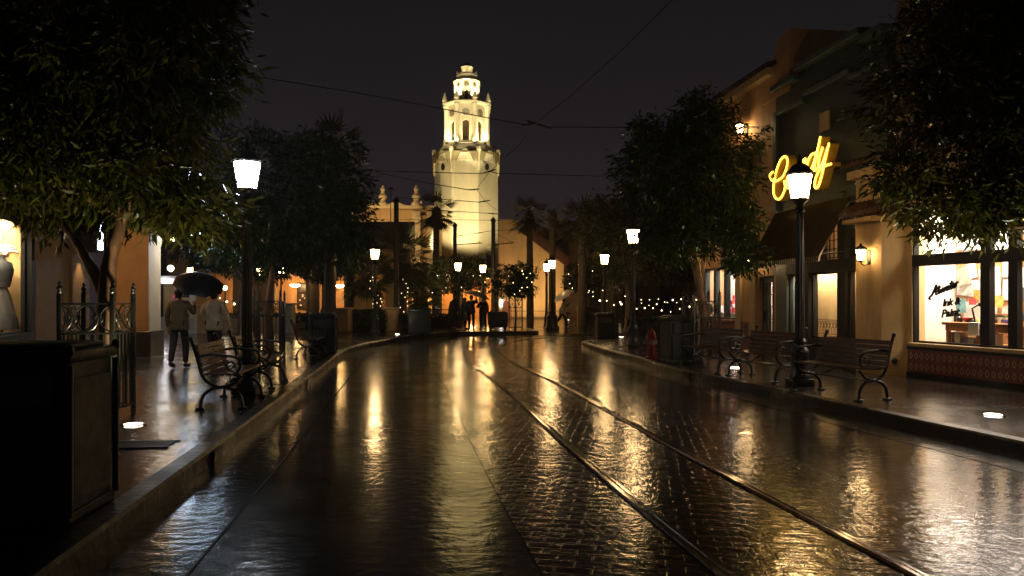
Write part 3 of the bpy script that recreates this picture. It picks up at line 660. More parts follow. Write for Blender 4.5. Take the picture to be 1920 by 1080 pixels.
for s in (.75, 1.5, 2.3, 3.1): mb.box(-.16, .0, s+.5-.02, s+.5+.02, 4.12, 4.16)
mb.box(-.15, -.13, 1.1, 3.6, 4.10, 4.14); mb.build('mounting_bar', iron, t)
# ---- ink shop
t = thing('corner_shop', 'cream corner shop with tiled eaves, bright display windows and diamond tile dado', 'shop', OR, TH)
D0 = Vector((7.14, 13.8, 0)); TD = .31
rel = Matrix.Translation((OR.x, OR.y, 0)) @ Matrix.Rotation(TH, 4, 'Z'); DM = rel.inverted() @ (Matrix.Translation(D0) @ Matrix.Rotation(TD, 4, 'Z'))
def FD(px, py, d=0.0):
    r = (px-960)/FPX; s = (7.14+.952*d-r*(13.8+.305*d))/(.305+.952*r); return s, EYE+(HOR-py)/FPX*(13.8+.305*d+.952*s)
def DW(x, s, z): return rel @ (DM @ Vector((x, s, z)))
class DMB(MB):      # builds in the dado frame, stored in the shop's frame
    def build(s, *a, **k): s.v = [tuple(DM @ Vector(v)) for v in s.v]; return MB.build(s, *a, **k)
e = rel.inverted() @ D0
mb = MB(); mb.box(-.03, .3, .0, .81, .12, 3.46); mb.add([(-.03, 0, .12), (e.x, e.y, .12), (e.x, e.y, 4.0), (-.03, 0, 4.0), (.4, 0, .12), (e.x+.5, e.y+.1, .12), (e.x+.5, e.y+.1, 4.0), (.4, 0, 4.0)], [(0, 1, 2, 3), (1, 5, 6, 2), (0, 3, 7, 4), (4, 7, 6, 5), (3, 2, 6, 7)])
mb.box(-.02, -.005+.3, .0, .815, 3.46, 4.0); mb.build('pillar_wall', cream, t)
mb = DMB(); mb.box(0, .3, -6, 0, .12, .70); mb.box(0, .3, -6, 0, 3.05, 4.0); mb.box(0, .3, -.12, 0, .70, 3.05); mb.build('shop_wall', cream, t)
mb = DMB(); mb.box(-.012, .0, -6, -.03, .24, .645); mb.build('tile_dado', redtile, t)
mb = DMB()
for i in range(40):
    s = -.11-i*.117
    if s < -5.9: break
    for z in (.34, .53):
        a, b = .042, .066
        for sg in ((1, 1), (1, -1), (-1, 1), (-1, -1)):
            P = [(s+sg[0]*a, z), (s, z+sg[1]*b), (s, z+sg[1]*(b-.022)), (s+sg[0]*(a-.014), z)]; mb.prism(P, .004, Matrix.Translation((-.016, 0, 0)) @ XZ)
mb.build('tile_pattern', tileline, t)
mb = DMB(); mb.box(-.03, .0, -6, -.02, .12, .24); mb.box(-.022, .0, -6, -.02, .645, .70); mb.build('black_border', blackst, t)
mb = DMB(); mb.bbox(-.08, .3, -6, -.10, .70, .765, .01); mb.build('sill', tan, t)
mb = DMB(); SS = [(-.12, -.145), (-1.48, -1.645), (-1.968, -2.12), (-3.0, -3.12), (-4.3, -4.42), (-5.9, -6)]
for a, b in SS: mb.box(.02, .14, b, a, .765, 3.05)
mb.box(.0, .16, -6, -.12, 2.13, 2.33); mb.box(.03, .13, -6, -.12, .765, .80); mb.box(.03, .13, -6, -.12, 3.0, 3.05); fr = mb.build('shopfront_frame', darkframe, t)
mb = DMB(); mb.box(.08, .084, -5.9, -.145, .80, 2.13); mb.box(.08, .084, -5.9, -.145, 2.33, 3.0); mb.build('pane', pane, fr)
mb = DMB(); mb.box(1.15, 1.2, -6, 0, .6, 3.1); mb.box(.16, 1.2, -.03, .0, .6, 3.1); mb.box(.16, 1.2, -6, -5.97, .6, 3.1); mb.box(.14, 1.2, -6, 0, 3.1, 3.14); mb.build('display_lining', whitewall, t)
mb = DMB(); mb.box(.16, 1.2, -6, 0, .70, .765); mb.build('display_floor', deskw, t)
mb = MB(); tileroof(mb, -.5, .86, -.34, 4.10, 1.4, 4.75); mb.build('roof', rooftile, t); mb = DMB(); tileroof(mb, -6, .12, -.36, 4.08, 1.4, 4.75); mb.build('roof', rooftile, t)
mb = MB(); mb.box(-.20, .0, .0, .84, 3.84, 3.99); mb.build('cornice', cream, t); mb = DMB(); mb.box(-.20, .0, -6, .06, 3.83, 3.98); mb.build('cornice', cream, t)
mb = MB(); tileroof(mb, -.35, .86, -.36, 3.16, .0, 3.40, .13); mb.build('hood', rooftile, t); MB().box(-.30, -.035, -.1, .84, 2.99, 3.06).build('hood_board', cream, t)
MB().lathe([(.002, 0), (.05, .01), (.06, .03), (.05, .05), (.02, .06)], 10).build('wall_cap', iron, t, loc=tuple(rel.inverted() @ Vector((6.95, 13.90, .42)))).rotation_euler = (PI/2, 0, 0)
# glass lettering
LP = DM @ Vector((.07, 0, 0)); lr = TD-TH
lt = MB()
def scr(strokes, s0, z0, k, R):
    for st in strokes: lt.tube([DM @ Vector((.070, s0-p.x*k, z0+p.y*k)) for p in [Vector(q) for q in smoothline([(a, b+a*.30, 0) for a, b in st], 6)]], R, 5)
ATW = [[(-.25, -.30), (-.42, -.2), (-.35, -.02), (-.1, .1), (.2, .5), (.5, 1.0), (.42, .4), (.45, .0), (.6, .05)], [(.05, .42), (.3, .36), (.55, .42)],
       [(.85, .85), (.72, .3), (.78, .02), (.95, .12)], [(.62, .6), (1.0, .62)], [(1.0, .45), (1.0, .05), (1.2, .1), (1.28, .45), (1.32, .05), (1.5, .12), (1.6, .5)],
       [(1.95, .42), (1.75, .4), (1.7, .08), (1.9, .1), (2.0, .45), (1.98, .05), (2.12, .1)], [(2.4, .85), (2.25, .3), (2.3, .02), (2.45, .12)], [(2.15, .6), (2.55, .6)],
       [(2.5, .2), (2.72, .35), (2.6, .5), (2.52, .2), (2.65, .02), (2.85, .15)], [(2.9, .05), (2.95, .45), (3.15, .45)]]
scr(ATW, -.50, 1.60, .165, .019)
LB = lt.build('script_lettering', darkframe, t, 60)
for body, s, z, sz in (('Ink &', -.88, 1.44, .16), ('Paint', -.86, 1.25, .18)): text_part(body, sz, 'printed_lettering', darkframe, t, DM @ Vector((.068, s, z)), (PI/2, -.12, lr-PI/2), .35, .003, .009)
area('ink_window_light', DW(.55, -1.6, 3.06), (0, 0, TD), .7, 3.0, 390, (1, .88, .74))
# window contents
t = thing('drawing_desk', 'wooden drawing desk behind the corner shop window, white cloth on its edge', 'desk', DW(0, 0, 0), TD)
mb = MB(); mb.bbox(.35, .85, -1.75, -.42, 1.09, 1.14, .008); mb.box(.40, .44, -1.70, -.46, .99, 1.09); mb.build('desktop', deskw, t)
for s in (-1.7, -1.1, -.5):
    for x in (.40, .78): MB().bbox(x, x+.06, s-.03, s+.03, .767, 1.09, .006).build('leg', deskw, t)
mb = MB(); mb.box(.33, .345, -1.18, -.98, .93, 1.13); mb.box(.33, .6, -1.18, -.98, 1.142, 1.147); mb.build('cloth', paper, t)
PAPS = [(-.30, 1.75, .42, .30, .10), (-.42, 1.25, .34, .44, .0), (-.85, 1.85, .30, .5, -.06), (-1.22, 1.80, .44, .56, .05), (-1.2, 1.30, .34, .30, -.25), (-1.45, 1.35, .3, .36, .15), (-1.82, 1.62, .30, .40, .0), (-.34, 2.62, .44, .36, .05), (-1.1, 2.65, .6, .5, 0), (-.75, 1.45, .24, .3, .3), (-2.5, 1.5, .4, .5, .1), (-2.4, 2.6, .5, .4, .0)]
smud = pbr('sketch_paper', (.78, .75, .68), .8, .5, 9, col2=(.34, .33, .32))
skb = pbr('print_paper', (.20, .30, .32), .8, .5, 5, col2=(.62, .55, .36))
for i, (s, z, w, h, r) in enumerate(PAPS):
    o = MB().box(-.004, .004, -w/2, w/2, -h/2, h/2).build('sketch_sheet', [smud, paper, smud, paper, smud, smud, paper, smud, paper, skb, skb, paper][i], None)
    o.location = DW(1.09-.03*(i % 3), s, z); o.rotation_euler = (r, 0, TD)
    tag(o, ['pale sheet pinned at the far left of the shop window display', 'large low sheet at the left of the window display', 'tall sheet behind the script lettering', 'biggest white sheet in the middle of the window', 'crooked tilted sheet above the desk', 'small tilted sheet above the right end of the desk', 'white sheet hanging in the narrow window', 'sheet showing in the left transom above the display', 'wide white sheet in the transom above the middle of the display', 'coloured print tilted beside the lettering', 'coloured print in the window at the right edge', 'white sheet in the right hand transom'][i], 'paper', 'sheets hung in the corner shop window')
jb = [('red_bowl', (.5, .03, .03), [(.03, 0), (.05, .01), (.10, .08), (.095, .08), (.04, .015)], -.78, 'red bowl standing on the drawing desk'), ('ink_jar', (.02, .02, .02), [(.05, 0), (.055, .08), (.03, .10), (.03, .13)], -.62, 'black ink jar at the left end of the desk'),
      ('ink_jar', (.05, .05, .05), [(.035, 0), (.035, .15), (.015, .17), (.015, .2)], -.54, 'thin dark bottle at the left end of the desk'), ('blue_vase', (.04, .09, .14), [(.04, 0), (.09, .08), (.09, .14), (.04, .2), (.05, .22)], -1.72, 'blue vase at the right end of the desk'), ('white_cup', (.8, .8, .78), [(.04, 0), (.05, .1), (.045, .1), (.03, .02)], -1.4, 'white cup on the drawing desk')]
for nm, c, pr, s, lb in jb: tag(MB().lathe(pr, 14).build(nm, pbr(nm+'_glaze', c, .25, .1, 5), None, 40, DW(.55, s, 1.142)), lb, 'jar')
for i, (s, z, w, h, c, lb) in enumerate(((-.26, 1.42, .2, .26, (.16, .34, .36), 'blue green card behind the lettering start'), (-.62, 1.62, .2, .16, (.62, .30, .06), 'orange card in the middle of the window backdrop'), (-.50, 1.50, .14, .12, (.55, .06, .06), 'small red card by the orange one'), (-1.0, 1.5, .2, .2, (.66, .52, .12), 'yellow card above the desk'), (-1.42, 1.62, .18, .24, (.08, .08, .09), 'dark framed card near the right window post'), (-.3, 1.95, .26, .3, (.5, .42, .3), 'brown print high at the left of the backdrop'))):
    o = MB().box(-.004, .004, -w/2, w/2, -h/2, h/2).build('picture_card', pbr('card_ink%d' % i, c, .7, .5, 9), None); o.location = DW(.98, s, z); o.rotation_euler = (random.uniform(-.15, .15), 0, TD); tag(o, lb, 'card', 'colour cards in the corner shop window')
t = thing('pin_board', 'tall board crowded with overlapping sketches behind the drawing desk', 'board', DW(1.12, 0, 0), TD)
MB().box(-.02, .02, -2.9, -.06, .9, 3.0).build('board', deskw, t); pal = [smud, paper, smud, paper, skb, pbr('tan_paper', (.55, .40, .24), .8, .3, 7), pbr('grey_paper', (.30, .30, .30), .8, .4, 9)]
for i in range(52):
    w, h = random.uniform(.14, .36), random.uniform(.12, .34); o = MB().box(-.002, .002, -w/2, w/2, -h/2, h/2).build('sheet', random.choice(pal), t); o.location = (-.024-.0045*(i % 9), random.uniform(-2.7, -.22), random.uniform(1.15, 2.8)); o.rotation_euler = (random.uniform(-.3, .3), 0, 0)
t = thing('book_stack', 'stack of coloured books on the desk by the right window post', 'books', DW(.6, -1.36, 1.142), TD)
for i, c in enumerate(((.3, .04, .03), (.06, .12, .2), (.5, .4, .2), (.08, .2, .1), (.4, .15, .03))): o = MB().bbox(-.07, .07, -.10, .10, 0, .03, .003).build('book', pbr('book_cloth%d' % i, c, .6, .3, 9), t); o.location = (random.uniform(-.01, .01), 0, .031*i); o.rotation_euler = (0, 0, random.uniform(-.3, .3))
t = thing('under_desk_boxes', 'paper boxes and rolls stored under the drawing desk', 'boxes', DW(.6, -.85, .767), TD)
for i in range(7): o = MB().bbox(-.07, .07, -.06, .06, 0, random.uniform(.1, .24), .006).build('box', random.choice(pal+[deskw, redtile]), t); o.location = (random.uniform(-.06, .1), -.45+i*.15, 0)
t = thing('drawing_machine', 'dark drafting machine standing on the desk at the left of the shop window', 'machine', DW(.55, -.92, 1.142), TD)
MB().bbox(-.08, .08, -.10, .10, 0, .04, .01).build('base', blackst, t); MB().tube([(0, 0, .03), (0, .05, .24), (0, -.14, .34)], .016, 8).build('arm', blackst, t, 50); MB().lathe([(.07, 0), (.06, .05), (.02, .07)], 12, (0, -.14, .28)).build('head', blackst, t, 40)
for i, (s, c, lb) in enumerate(((-1.12, (.6, .3, .05), 'orange paint pot on the desk'), (-1.24, (.1, .3, .12), 'green paint pot on the desk'), (-1.02, (.7, .65, .2), 'yellow paint pot on the desk'), (-1.56, (.12, .1, .4), 'violet paint pot on the desk'))):
    o = MB().lathe([(.03, 0), (.035, .06), (.032, .065), (.028, .02)], 12).build('paint_pot', pbr('pot_ink%d' % i, c, .3, .2, 8), None, 40, DW(.5, s, 1.142)); tag(o, lb, 'pot', 'paint pots on the desk')
t = thing('display_shelf', 'orange wooden shelf with pale pots in the narrow shop window', 'shelf', DW(0, 0, 0), TD)
mb = MB()
for z in (.80, 1.05, 1.25, 1.42): mb.box(.75, 1.0, -2.15, -1.66, z, z+.03)
mb.box(.74, 1.0, -2.18, -2.15, .767, 1.5); mb.box(.74, 1.0, -1.66, -1.63, .767, 1.5); mb.build('boards', deskw, t)
for i, (s, z) in enumerate(((-1.74, 1.28), (-1.86, 1.28), (-2.0, 1.28), (-1.78, 1.08), (-1.95, 1.08), (-2.07, 1.08))):
    o = MB().lathe([(.03, 0), (.05, .03), (.05, .07), (.03, .1), (.035, .11)], 12).build('pot', pk[1], None, 40, DW(.86, s, z+.002)); tag(o, ['pale pot at the left of the top shelf row', 'middle pale pot of the top shelf row', 'right pale pot of the top shelf row', 'left pale pot of the lower shelf row', 'middle pale pot of the lower shelf row', 'right pale pot of the lower shelf row'][i], 'pot', 'pale pots on the display shelf')
t = thing('easel', 'wooden easel leaning behind the window at the right edge of the photo', 'easel', DW(0, 0, 0), TD)
MB().tube([(.7, -2.25, .77), (.9, -2.55, 2.0)], .02, 6).tube([(.7, -2.85, .77), (.9, -2.58, 2.0)], .02, 6).build('legs', deskw, t); MB().bbox(.72, .78, -2.8, -2.3, 1.12, 1.17, .006).build('ledge', deskw, t)
# wall lanterns
WLS = [(RW(-.03, .38, 2.33), TH, 'warm lantern on the cream pillar beside the candy window'), (RW(0, 5.28, 2.42), TH, 'warm lantern under the left end of the awning'), (RW(-.03, 5.65, 5.85), TH, 'upper warm lantern on the orange wall behind leaves')]
for i, (p, r, lb) in enumerate(WLS):
    o = wl0 if i == 0 else dup(wl0, p, r, lb)
    o.location = p; o.rotation_euler = (0, 0, r); o['label'] = lb
    if i: o.scale = (1.1,)*3

# ================================================================== LEFT SIDE
TL_ = .1285; OL = Vector((-7.91, 12.6, 0))     # y away along the wall, -x into the house
t = thing('dress_shop', 'tan stucco shop with pillar arcade and lit dress window on the left', 'shop', OL, TL_)
relL = Matrix.Translation(OL) @ Matrix.Rotation(TL_, 4, 'Z')
WM = relL.inverted() @ (Matrix.Translation(OL) @ Matrix.Rotation(.316, 4, 'Z'))
class WMB(MB):
    def build(s, *a, **k): s.v = [tuple(WM @ Vector(v)) for v in s.v]; return MB.build(s, *a, **k)
mb = MB(); mb.bbox(-.35, .03, .02, .75, .12, 3.3, .015); mb.box(-.35, .0, .75, 1.35, .12, 3.3); mb.bbox(-.35, .05, 1.35, 2.1, .12, 3.3, .015); mb.box(-1.9, -1.7, 2.1, 5.9, .12, 3.3); mb.box(-1.7, -.35, 1.9, 2.1, .12, 3.3); mb.build('wall', brownst, t)
mb = MB(); mb.box(-6, .0, -3.6, 5.0, 3.66, 7.2); mb.build('upper_wall', brownst, t)
mb = MB(); tileroof(mb, -3.8, 5.2, .0, 0, -3, 1.2); o = mb.build('roof', rooftile, t); o.location = (0.3, 0, 7.2)
MB().box(-5, .95, 2.0, 8.4, 3.30, 3.66).build('soffit', brownst, t)
mb = MB(); mb.bbox(-1.02, -.12, 5.9, 6.8, .75, 3.30, .012); mb.build('pillar', brownst, t)
for k in range(5): pass
MB().bbox(-1.08, -.06, 5.84, 6.86, .12, .76, .012).build('pillar_base', blackst, t)
mb = MB(); mb.bbox(-.3, .09, -.02, .8, .12, .62, .01); mb.bbox(-.3, .11, 1.3, 2.15, .12, .62, .01); mb.build('plinth', blackst, t)
mb = WMB(); mb.box(-.30, .02, -4.0, .0, .12, 1.0); mb.box(-.13, .02, -.17, .0, 1.0, 2.80); mb.box(-.30, .02, -4, 0, 2.80, 3.3); mb.box(-.24, -.02, -4, -3.8, 1.0, 2.8); mb.build('window_surround', darkframe, t)
w = WMB()
for a in (-.24, -1.6, -2.9): w.box(-.12, -.06, a, a+.04, 1.0, 2.80)
w.box(-.12, -.06, -3.8, -.2, 1.0, 1.04); w.box(-.12, -.06, -3.8, -.2, 2.74, 2.80); Wn = w.build('window', darkframe, t); w = WMB(); w.box(-.09, -.086, -3.8, -.2, 1.04, 2.74); w.build('pane', pane, Wn)
mb = WMB(); mb.box(-.60, -.55, -4, .0, .9, 2.9); mb.box(-.55, -.13, -.02, .0, .9, 2.9); mb.box(-.55, -.3, -4, -3.98, .9, 2.9); mb.box(-.55, -.3, -3.98, -.02, .9, .96); mb.box(-.60, -.3, -4, 0, 2.9, 2.94); mb.build('display_lining', cream, t)
w = MB(); frame_rect(w, 3.0, 4.9, 1.0, 2.7, .08, -1.70, -1.64); w.box(-1.69, -1.65, 3.08, 4.82, 1.85, 1.9); Wn = w.build('window', darkframe, t); MB().box(-1.675, -1.671, 3.08, 4.82, 1.08, 2.62).build('pane', pane, Wn); MB().box(-1.699, -1.697, 3.08, 4.82, 1.08, 2.62).build('blind', cream, Wn)
def LW(x, s, z): return relL @ Vector((x, s, z))
def WW(x, s, z): return relL @ (WM @ Vector((x, s, z)))
spot('dress_end_wall_fill', WW(-.30, -1.25, 2.82), WW(-.36, 0, 1.75), 210, (1, .82, .54), 85, .8, .06)  # added fill spot, lightens the end wall behind the dress form
area('dress_window_light', WW(-.34, -1.7, 2.88), (0, 0, .316), .14, 3.4, 220, (1, .84, .58))
t = thing('shop_sign', 'dark hanging box sign with bright white face on the left wall', 'sign', LW(.06, 1.62, 2.72), TL_)
MB().bbox(0, .36, -.14, .14, -.30, .30, .01).build('box', blackst, t); MB().bbox(.361, .372, -.10, .10, -.26, .28, .004).build('lit_face', tubew, t); MB().tube([(-.02, 0, .36), (.2, 0, .36)], .015, 6).tube([(.18, 0, .29), (.18, 0, .37)], .012, 6).build('bracket', iron, t)
spot('shop_sign_downlight', LW(.18, 1.62, 2.40), LW(.10, 1.62, .2), 26, (1, .70, .34), 70, .7, .05)
# mannequin in dress
t = thing('mannequin', 'dress form in a dark layered gown in the left shop window', 'mannequin', WW(-.33, -.42, .96), .3)
MB().lathe([(.02, .0), (.02, .45)], 8).lathe([(.16, 0), (.16, .02), (.02, .04)], 12).build('stand', iron, t)
mb = MB(); V = []; F = []; n = 28; pr = [(.36, .10), (.33, .28), (.31, .30), (.27, .46), (.25, .48), (.18, .66), (.11, .78)]
for j, (r, z) in enumerate(pr):
    for k in range(n): q = r*(1+.07*math.sin(k*2*PI*7/n+j)); V.append((q*math.cos(2*PI*k/n), q*.8*math.sin(2*PI*k/n), z))
for j in range(len(pr)-1):
    for k in range(n): F.append((j*n+k, j*n+(k+1) % n, (j+1)*n+(k+1) % n, (j+1)*n+k))
mb.add([(x*.62, y*.7, z) for x, y, z in V], F); mb.build('skirt', beige, t, 40)
MB().lathe([(.11, .77), (.13, .85), (.155, .98), (.165, 1.05), (.14, 1.16), (.06, 1.20), (.045, 1.26), (.05, 1.28), (.01, 1.30)], 16).build('bodice', black_c, t, 60)
text = thing('wall_ornament', 'white feathered ornament on the lit backdrop of the dress window', 'ornament', WW(-.38, -.05, 2.30), -1.25)
mb = MB()
for k in range(9): a = PI*(.1+.1*k); mb.tube(smoothline([(0, 0, 0), (.02, .10*math.cos(a), .10*math.sin(a)), (.05, .2*math.cos(a), .17*math.sin(a)-.04)], 4), [.018]*9 if False else .016, 6)
mb.build('feathers', paper, text, 60); MB().sphere((.02, 0, 0), .05, 10, 6).build('knot', white, text, 60)
# soffit lights
t = thing('pendant_lantern', 'warm pendant lantern hanging under the left soffit', 'pendant', at(320, 443, 20.0))
MB().tube([(0, 0, .13), (0, 0, 3.30-at(320, 443, 20.0).z)], .012, 6).lathe([(.12, .13), (.10, .15), (.02, .19)], 8).build('hanger', iron, t); MB().lathe([(.085, -.12), (.09, -.05), (.09, .12)], 8).build('glass', warmglow, t)
cl = thing('ceiling_light', '', 'ceiling light', LW(.6, 7.6, 3.285), TL_, 'cool white light panels under the left canopy')
MB().bbox(-.45, .45, -.26, .26, -.02, .012, .01).build('frame', white, cl); MB().box(-.42, .42, -.23, .23, -.026, -.021).build('diffuser', panelw, cl)
for i, (x, s_, lb) in enumerate(((.7, 8.05, 'white light panel under the far end of the left canopy, beside the pendant'), (.72, 7.4, 'white light panel in the middle of the three under the left canopy'), (.75, 6.75, 'white light panel nearest the front under the left canopy, above the pillar'))):
    o = cl if i == 0 else dup(cl, LW(x, s_, 3.285), TL_, lb)
    o.location = LW(x, s_, 3.285); o['label'] = lb
point('arcade_warm_fill', LW(-.9, 3.6, 2.9), 110, (1, .62, .26), .15)  # point light without fixture, added to warm the pillar
# ================================================================== TOWER AND FAR BUILDINGS
TX, TY = -4.25, 72.0; K = TY/FPX
def tz(py, r=None):
    r = r if r is not None else (2.95 if py > 269 else 1.95 if py > 189.5 else 1.1 if py > 141 else .7)
    return EYE+(HOR-py)*(TY-r)/FPX
C8 = 1/math.cos(PI/8)
def octa(mb, prof): return mb.lathe([(r*C8, z) for r, z in prof], 8, rot=PI/8)
t = thing('bell_tower', 'floodlit pale octagonal tower with two lantern stages and dark dome', 'tower', (TX, TY, 0))
sh = tz(300)
octa(MB(), [(2.95, 0), (2.95, sh)]).build('shaft', towerst, t)
MB().box(-3.3, 3.3, -2.2, 3, 0, tz(460)).build('plinth', towerst, t)
octa(MB(), [(2.95, sh), (3.02, sh+.05), (3.02, tz(285)), (2.7, tz(278)), (2.3, tz(270, 2.4)), (2.15, tz(268, 2.1)), (2.15, tz(266, 2.1))]).build('shoulder', towerst, t)
mb = MB(); hw = 3.02*math.tan(PI/8)
for k in range(8):
    M = Matrix.Rotation(k*PI/4, 4, 'Z') @ Matrix.Translation((0, -3.02, 0)) @ Matrix.Rotation(PI/2, 4, 'X')
    zb = tz(306); P = []
    for i in range(25):
        u = -hw+2*hw*i/24; q = abs(u)/hw; h = 1.05*max(0, math.cos(min(1, q/.62)*PI/2))**.7+.28*math.sin(max(0, (q-.62)/.38)*PI); P.append((u, zb+h*1.25))
    P += [(hw, tz(283)), (-hw, tz(283))]
    mb.prism(P, .12, M)
mb.build('scalloped_frieze', friezest, t)
mb = MB()
for k in range(8):
    a = k*PI/4+PI/8; c = Vector((2.98*C8*math.cos(a), 2.98*C8*math.sin(a), 0)); mb.lathe([(.04, tz(325)), (.13, tz(318)), (.16, tz(300)), (.17, tz(284)), (.24, tz(281)), (.20, tz(275)), (.06, tz(273))], 8, c)
mb.build('corner_corbels', towertrim, t)
def archpanel(mb, M, w, z0, z1, ow, oz0, oz1, th):
    """wall panel with one round headed opening, in the local xy plane of M"""
    h = ow/2; zc = oz1-h; N = 10
    mb.prism([(-w/2, z0), (-h, z0), (-h, z1), (-w/2, z1)], th, M); mb.prism([(h, z0), (w/2, z0), (w/2, z1), (h, z1)], th, M); mb.prism([(-h, z0), (h, z0), (h, oz0), (-h, oz0)], th, M)
    A = [(h*math.cos(a), zc+h*math.sin(a)) for a in np.linspace(PI, 0, N+1)]
    for i in range(N): mb.prism([A[i], A[i+1], (A[i+1][0], z1), (A[i][0], z1)], th, M)
def stage(name, ap, z0, z1, ow, oz0, oz1, colr, roz, ror):
    mb = MB(); w = 2*ap*math.tan(PI/8)
    grille = MB()
    for k in range(8):
        M = Matrix.Rotation(k*PI/4, 4, 'Z') @ Matrix.Translation((0, -ap, 0)) @ Matrix.Rotation(PI/2, 4, 'X')
        archpanel(mb, M, w, z0, z1, ow, oz0, oz1, -.28)
        for i in range(-3, 4):
            for j in range(-3, 4):
                if (i+j) % 2 == 0 and i*i+j*j < 13:
                    q = ror/6.6; x, z = i*q*1.5, roz+j*q*1.5; grille.prism([(x-q, z), (x, z-q), (x+q, z), (x, z+q)], .012, M)
    mb.build(name+'_wall', towerst, t); grille.build('rosette_grille', darkframe, t)
    octa(MB(), [(ap*.62, z0), (ap*.62, z1)]).build('inner_core', brownwall, t)
    mb = MB()
    for k in range(8):
        a = k*PI/4+PI/8; c = Vector((ap*C8*1.03*math.cos(a), ap*C8*1.03*math.sin(a), 0)); r = colr
        mb.lathe([(r*1.5, z0), (r*1.5, z0+r*3), (r, z0+r*3.6), (r, z1-r*3), (r*1.4, z1-r*1.6), (r*1.7, z1-.02)], 10, c)
    mb.build('columns', towertrim, t, 40)
z0, z1 = tz(268.9), tz(193)
stage('lower_stage', 1.86, z0, z1, .62, tz(262), tz(223), .17, tz(208.5), .42)
octa(MB(), [(1.9, z1), (2.18, z1+.08), (2.22, z1+.22), (1.75, z1+.3), (1.5, z1+.36), (1.2, tz(187, 1.1)+.05)]).build('cornice', towertrim, t)
for k in range(8):
    a = k*PI/4+PI/8; c = Vector((2.02*C8*math.cos(a), 2.02*C8*math.sin(a), z1+.2)); MB().lathe([(.19, 0), (.19, .2), (.27, .24), (.25, .36), (.02, 1.05)], 8, c).build('obelisk', towertrim, t, 30)
z2, z3 = tz(188), tz(149)
stage('upper_stage', 1.05, z2, z3, .30, tz(185), tz(168), .13, tz(157), .25)
octa(MB(), [(1.1, z3), (1.22, z3+.06), (1.02, z3+.15), (.90, tz(141)), (1.0, tz(139)), (.95, tz(137.5)), (.75, tz(137))]).build('drum', towertrim, t)
mb = MB()
for k in range(8):
    a = k*PI/4+PI/8; mb.lathe([(.05, 0), (.08, .08), (.04, .16), (.07, .22), (.02, .36)], 8, (.98*math.cos(a), .98*math.sin(a), tz(138.5))); mb.tube([(.96*math.cos(a), .96*math.sin(a), tz(135.8)), (.96*math.cos(a+PI/4), .96*math.sin(a+PI/4), tz(135.8))], .035, 6)
mb.build('balustrade', towertrim, t)
MB().lathe([(.78, tz(137)), (.74, tz(134)), (.55, tz(132)), (.50, tz(128)), (.56, tz(124.5)), (.60, tz(122.5)), (.55, tz(122))], 20).build('neck', towertrim, t, 40)
MB().lathe([(.54, tz(122)), (.50, tz(119)), (.36, tz(116.5)), (.14, tz(115)), (.06, tz(114)), (.05, tz(112)), (.002, tz(111))], 18).build('dome', blackst, t, 60)
w = MB(); w.box(-.55, .55, -2.24, -2.2, tz(490), tz(467)); frame_rect(w, -.1, .1, 0, .1, .01, 0, .01); Wn = MB().box(-.55, .55, -2.25, -2.2, tz(490), tz(467)).build('window', brownwall, t)
mb = MB(); mb.box(-.66, -.55, -2.28, -2.2, tz(490), tz(465)); mb.box(.55, .66, -2.28, -2.2, tz(490), tz(465)); mb.box(-.66, .66, -2.29, -2.2, tz(465), tz(462.5)); mb.build('window_frame', towertrim, Wn)
for k in (-1, 1): MB().lathe([(.05, 0), (.18, .15), (.18, .5), (.04, .65)], 8, (k*2.0, -3.0, tz(320))).build('bracket_lamp', iron, t)
# relief panel on the shaft: cypress and gable shapes
mb = MB(); MR = Matrix.Translation((2.02, -2.205, tz(500))) @ Matrix.Rotation(PI/2, 4, 'X')
for P in ([(-.62, 0), (-.45, 0), (-.42, 1.9), (-.50, 2.7), (-.58, 1.9)], [(.30, 0), (.62, 0), (.60, 1.8), (.50, 2.6), (.38, 1.7)], [(-.35, 0), (.2, 0), (.2, 1.0), (-.08, 1.35), (-.35, 1.0)]): mb.prism(P, .05, MR)
mb.build('relief_panel', pbr('relief_grey', (.16, .16, .14), .7, .4, 4), t)
MB().box(1.6, 2.4, -2.26, -2.2, tz(520), tz(478)).build('door', blackst, t)
# floodlights of the tower (real fixtures on ledge and ground)
FW = (1, .83, .46); FC = (1, .86, .54)
for k, (x, y, z, tx, ty, tzz, E, sz, col) in enumerate([
    (-6.0, 61.2, 4.6, -4.9, 69.5, 10.3, 6200, 50, FW), (-2.2, 60.3, 4.6, -3.7, 69.5, 10.5, 6200, 54, FW), (-4.2, 61.0, 3.6, -4.2, 70, 7.0, 3600, 62, (.92, 1, .74)),
    (-9.5, 60.3, 10.2, -4.3, 71, 18.5, 9000, 28, FC), (1.2, 60.3, 8.6, -4.3, 71, 18.5, 9000, 28, FC)]):
    f = thing('floodlight', ['floodlight on the roof left of the tower aimed at its shaft', 'floodlight on the roof right of the tower aimed at its shaft', 'floodlight low before the tower base', 'floodlight left of the tower aimed at the lantern stages', 'floodlight right of the tower aimed at the lantern stages'][k], 'floodlight', (x, y, z), math.atan2(ty-y, tx-x)-PI/2, 'floodlights of the tower')
    MB().bbox(-.16, .16, -.28, -.03, -.12, .12, .02).build('housing', iron, f); MB().tube([(0, -.15, -.12), (0, -.15, -z)], .035, 6).build('stand', iron, f)
    spot('tower_flood_beam', (x, y, z), (tx, ty, tzz), E, col, sz, .5, .12)
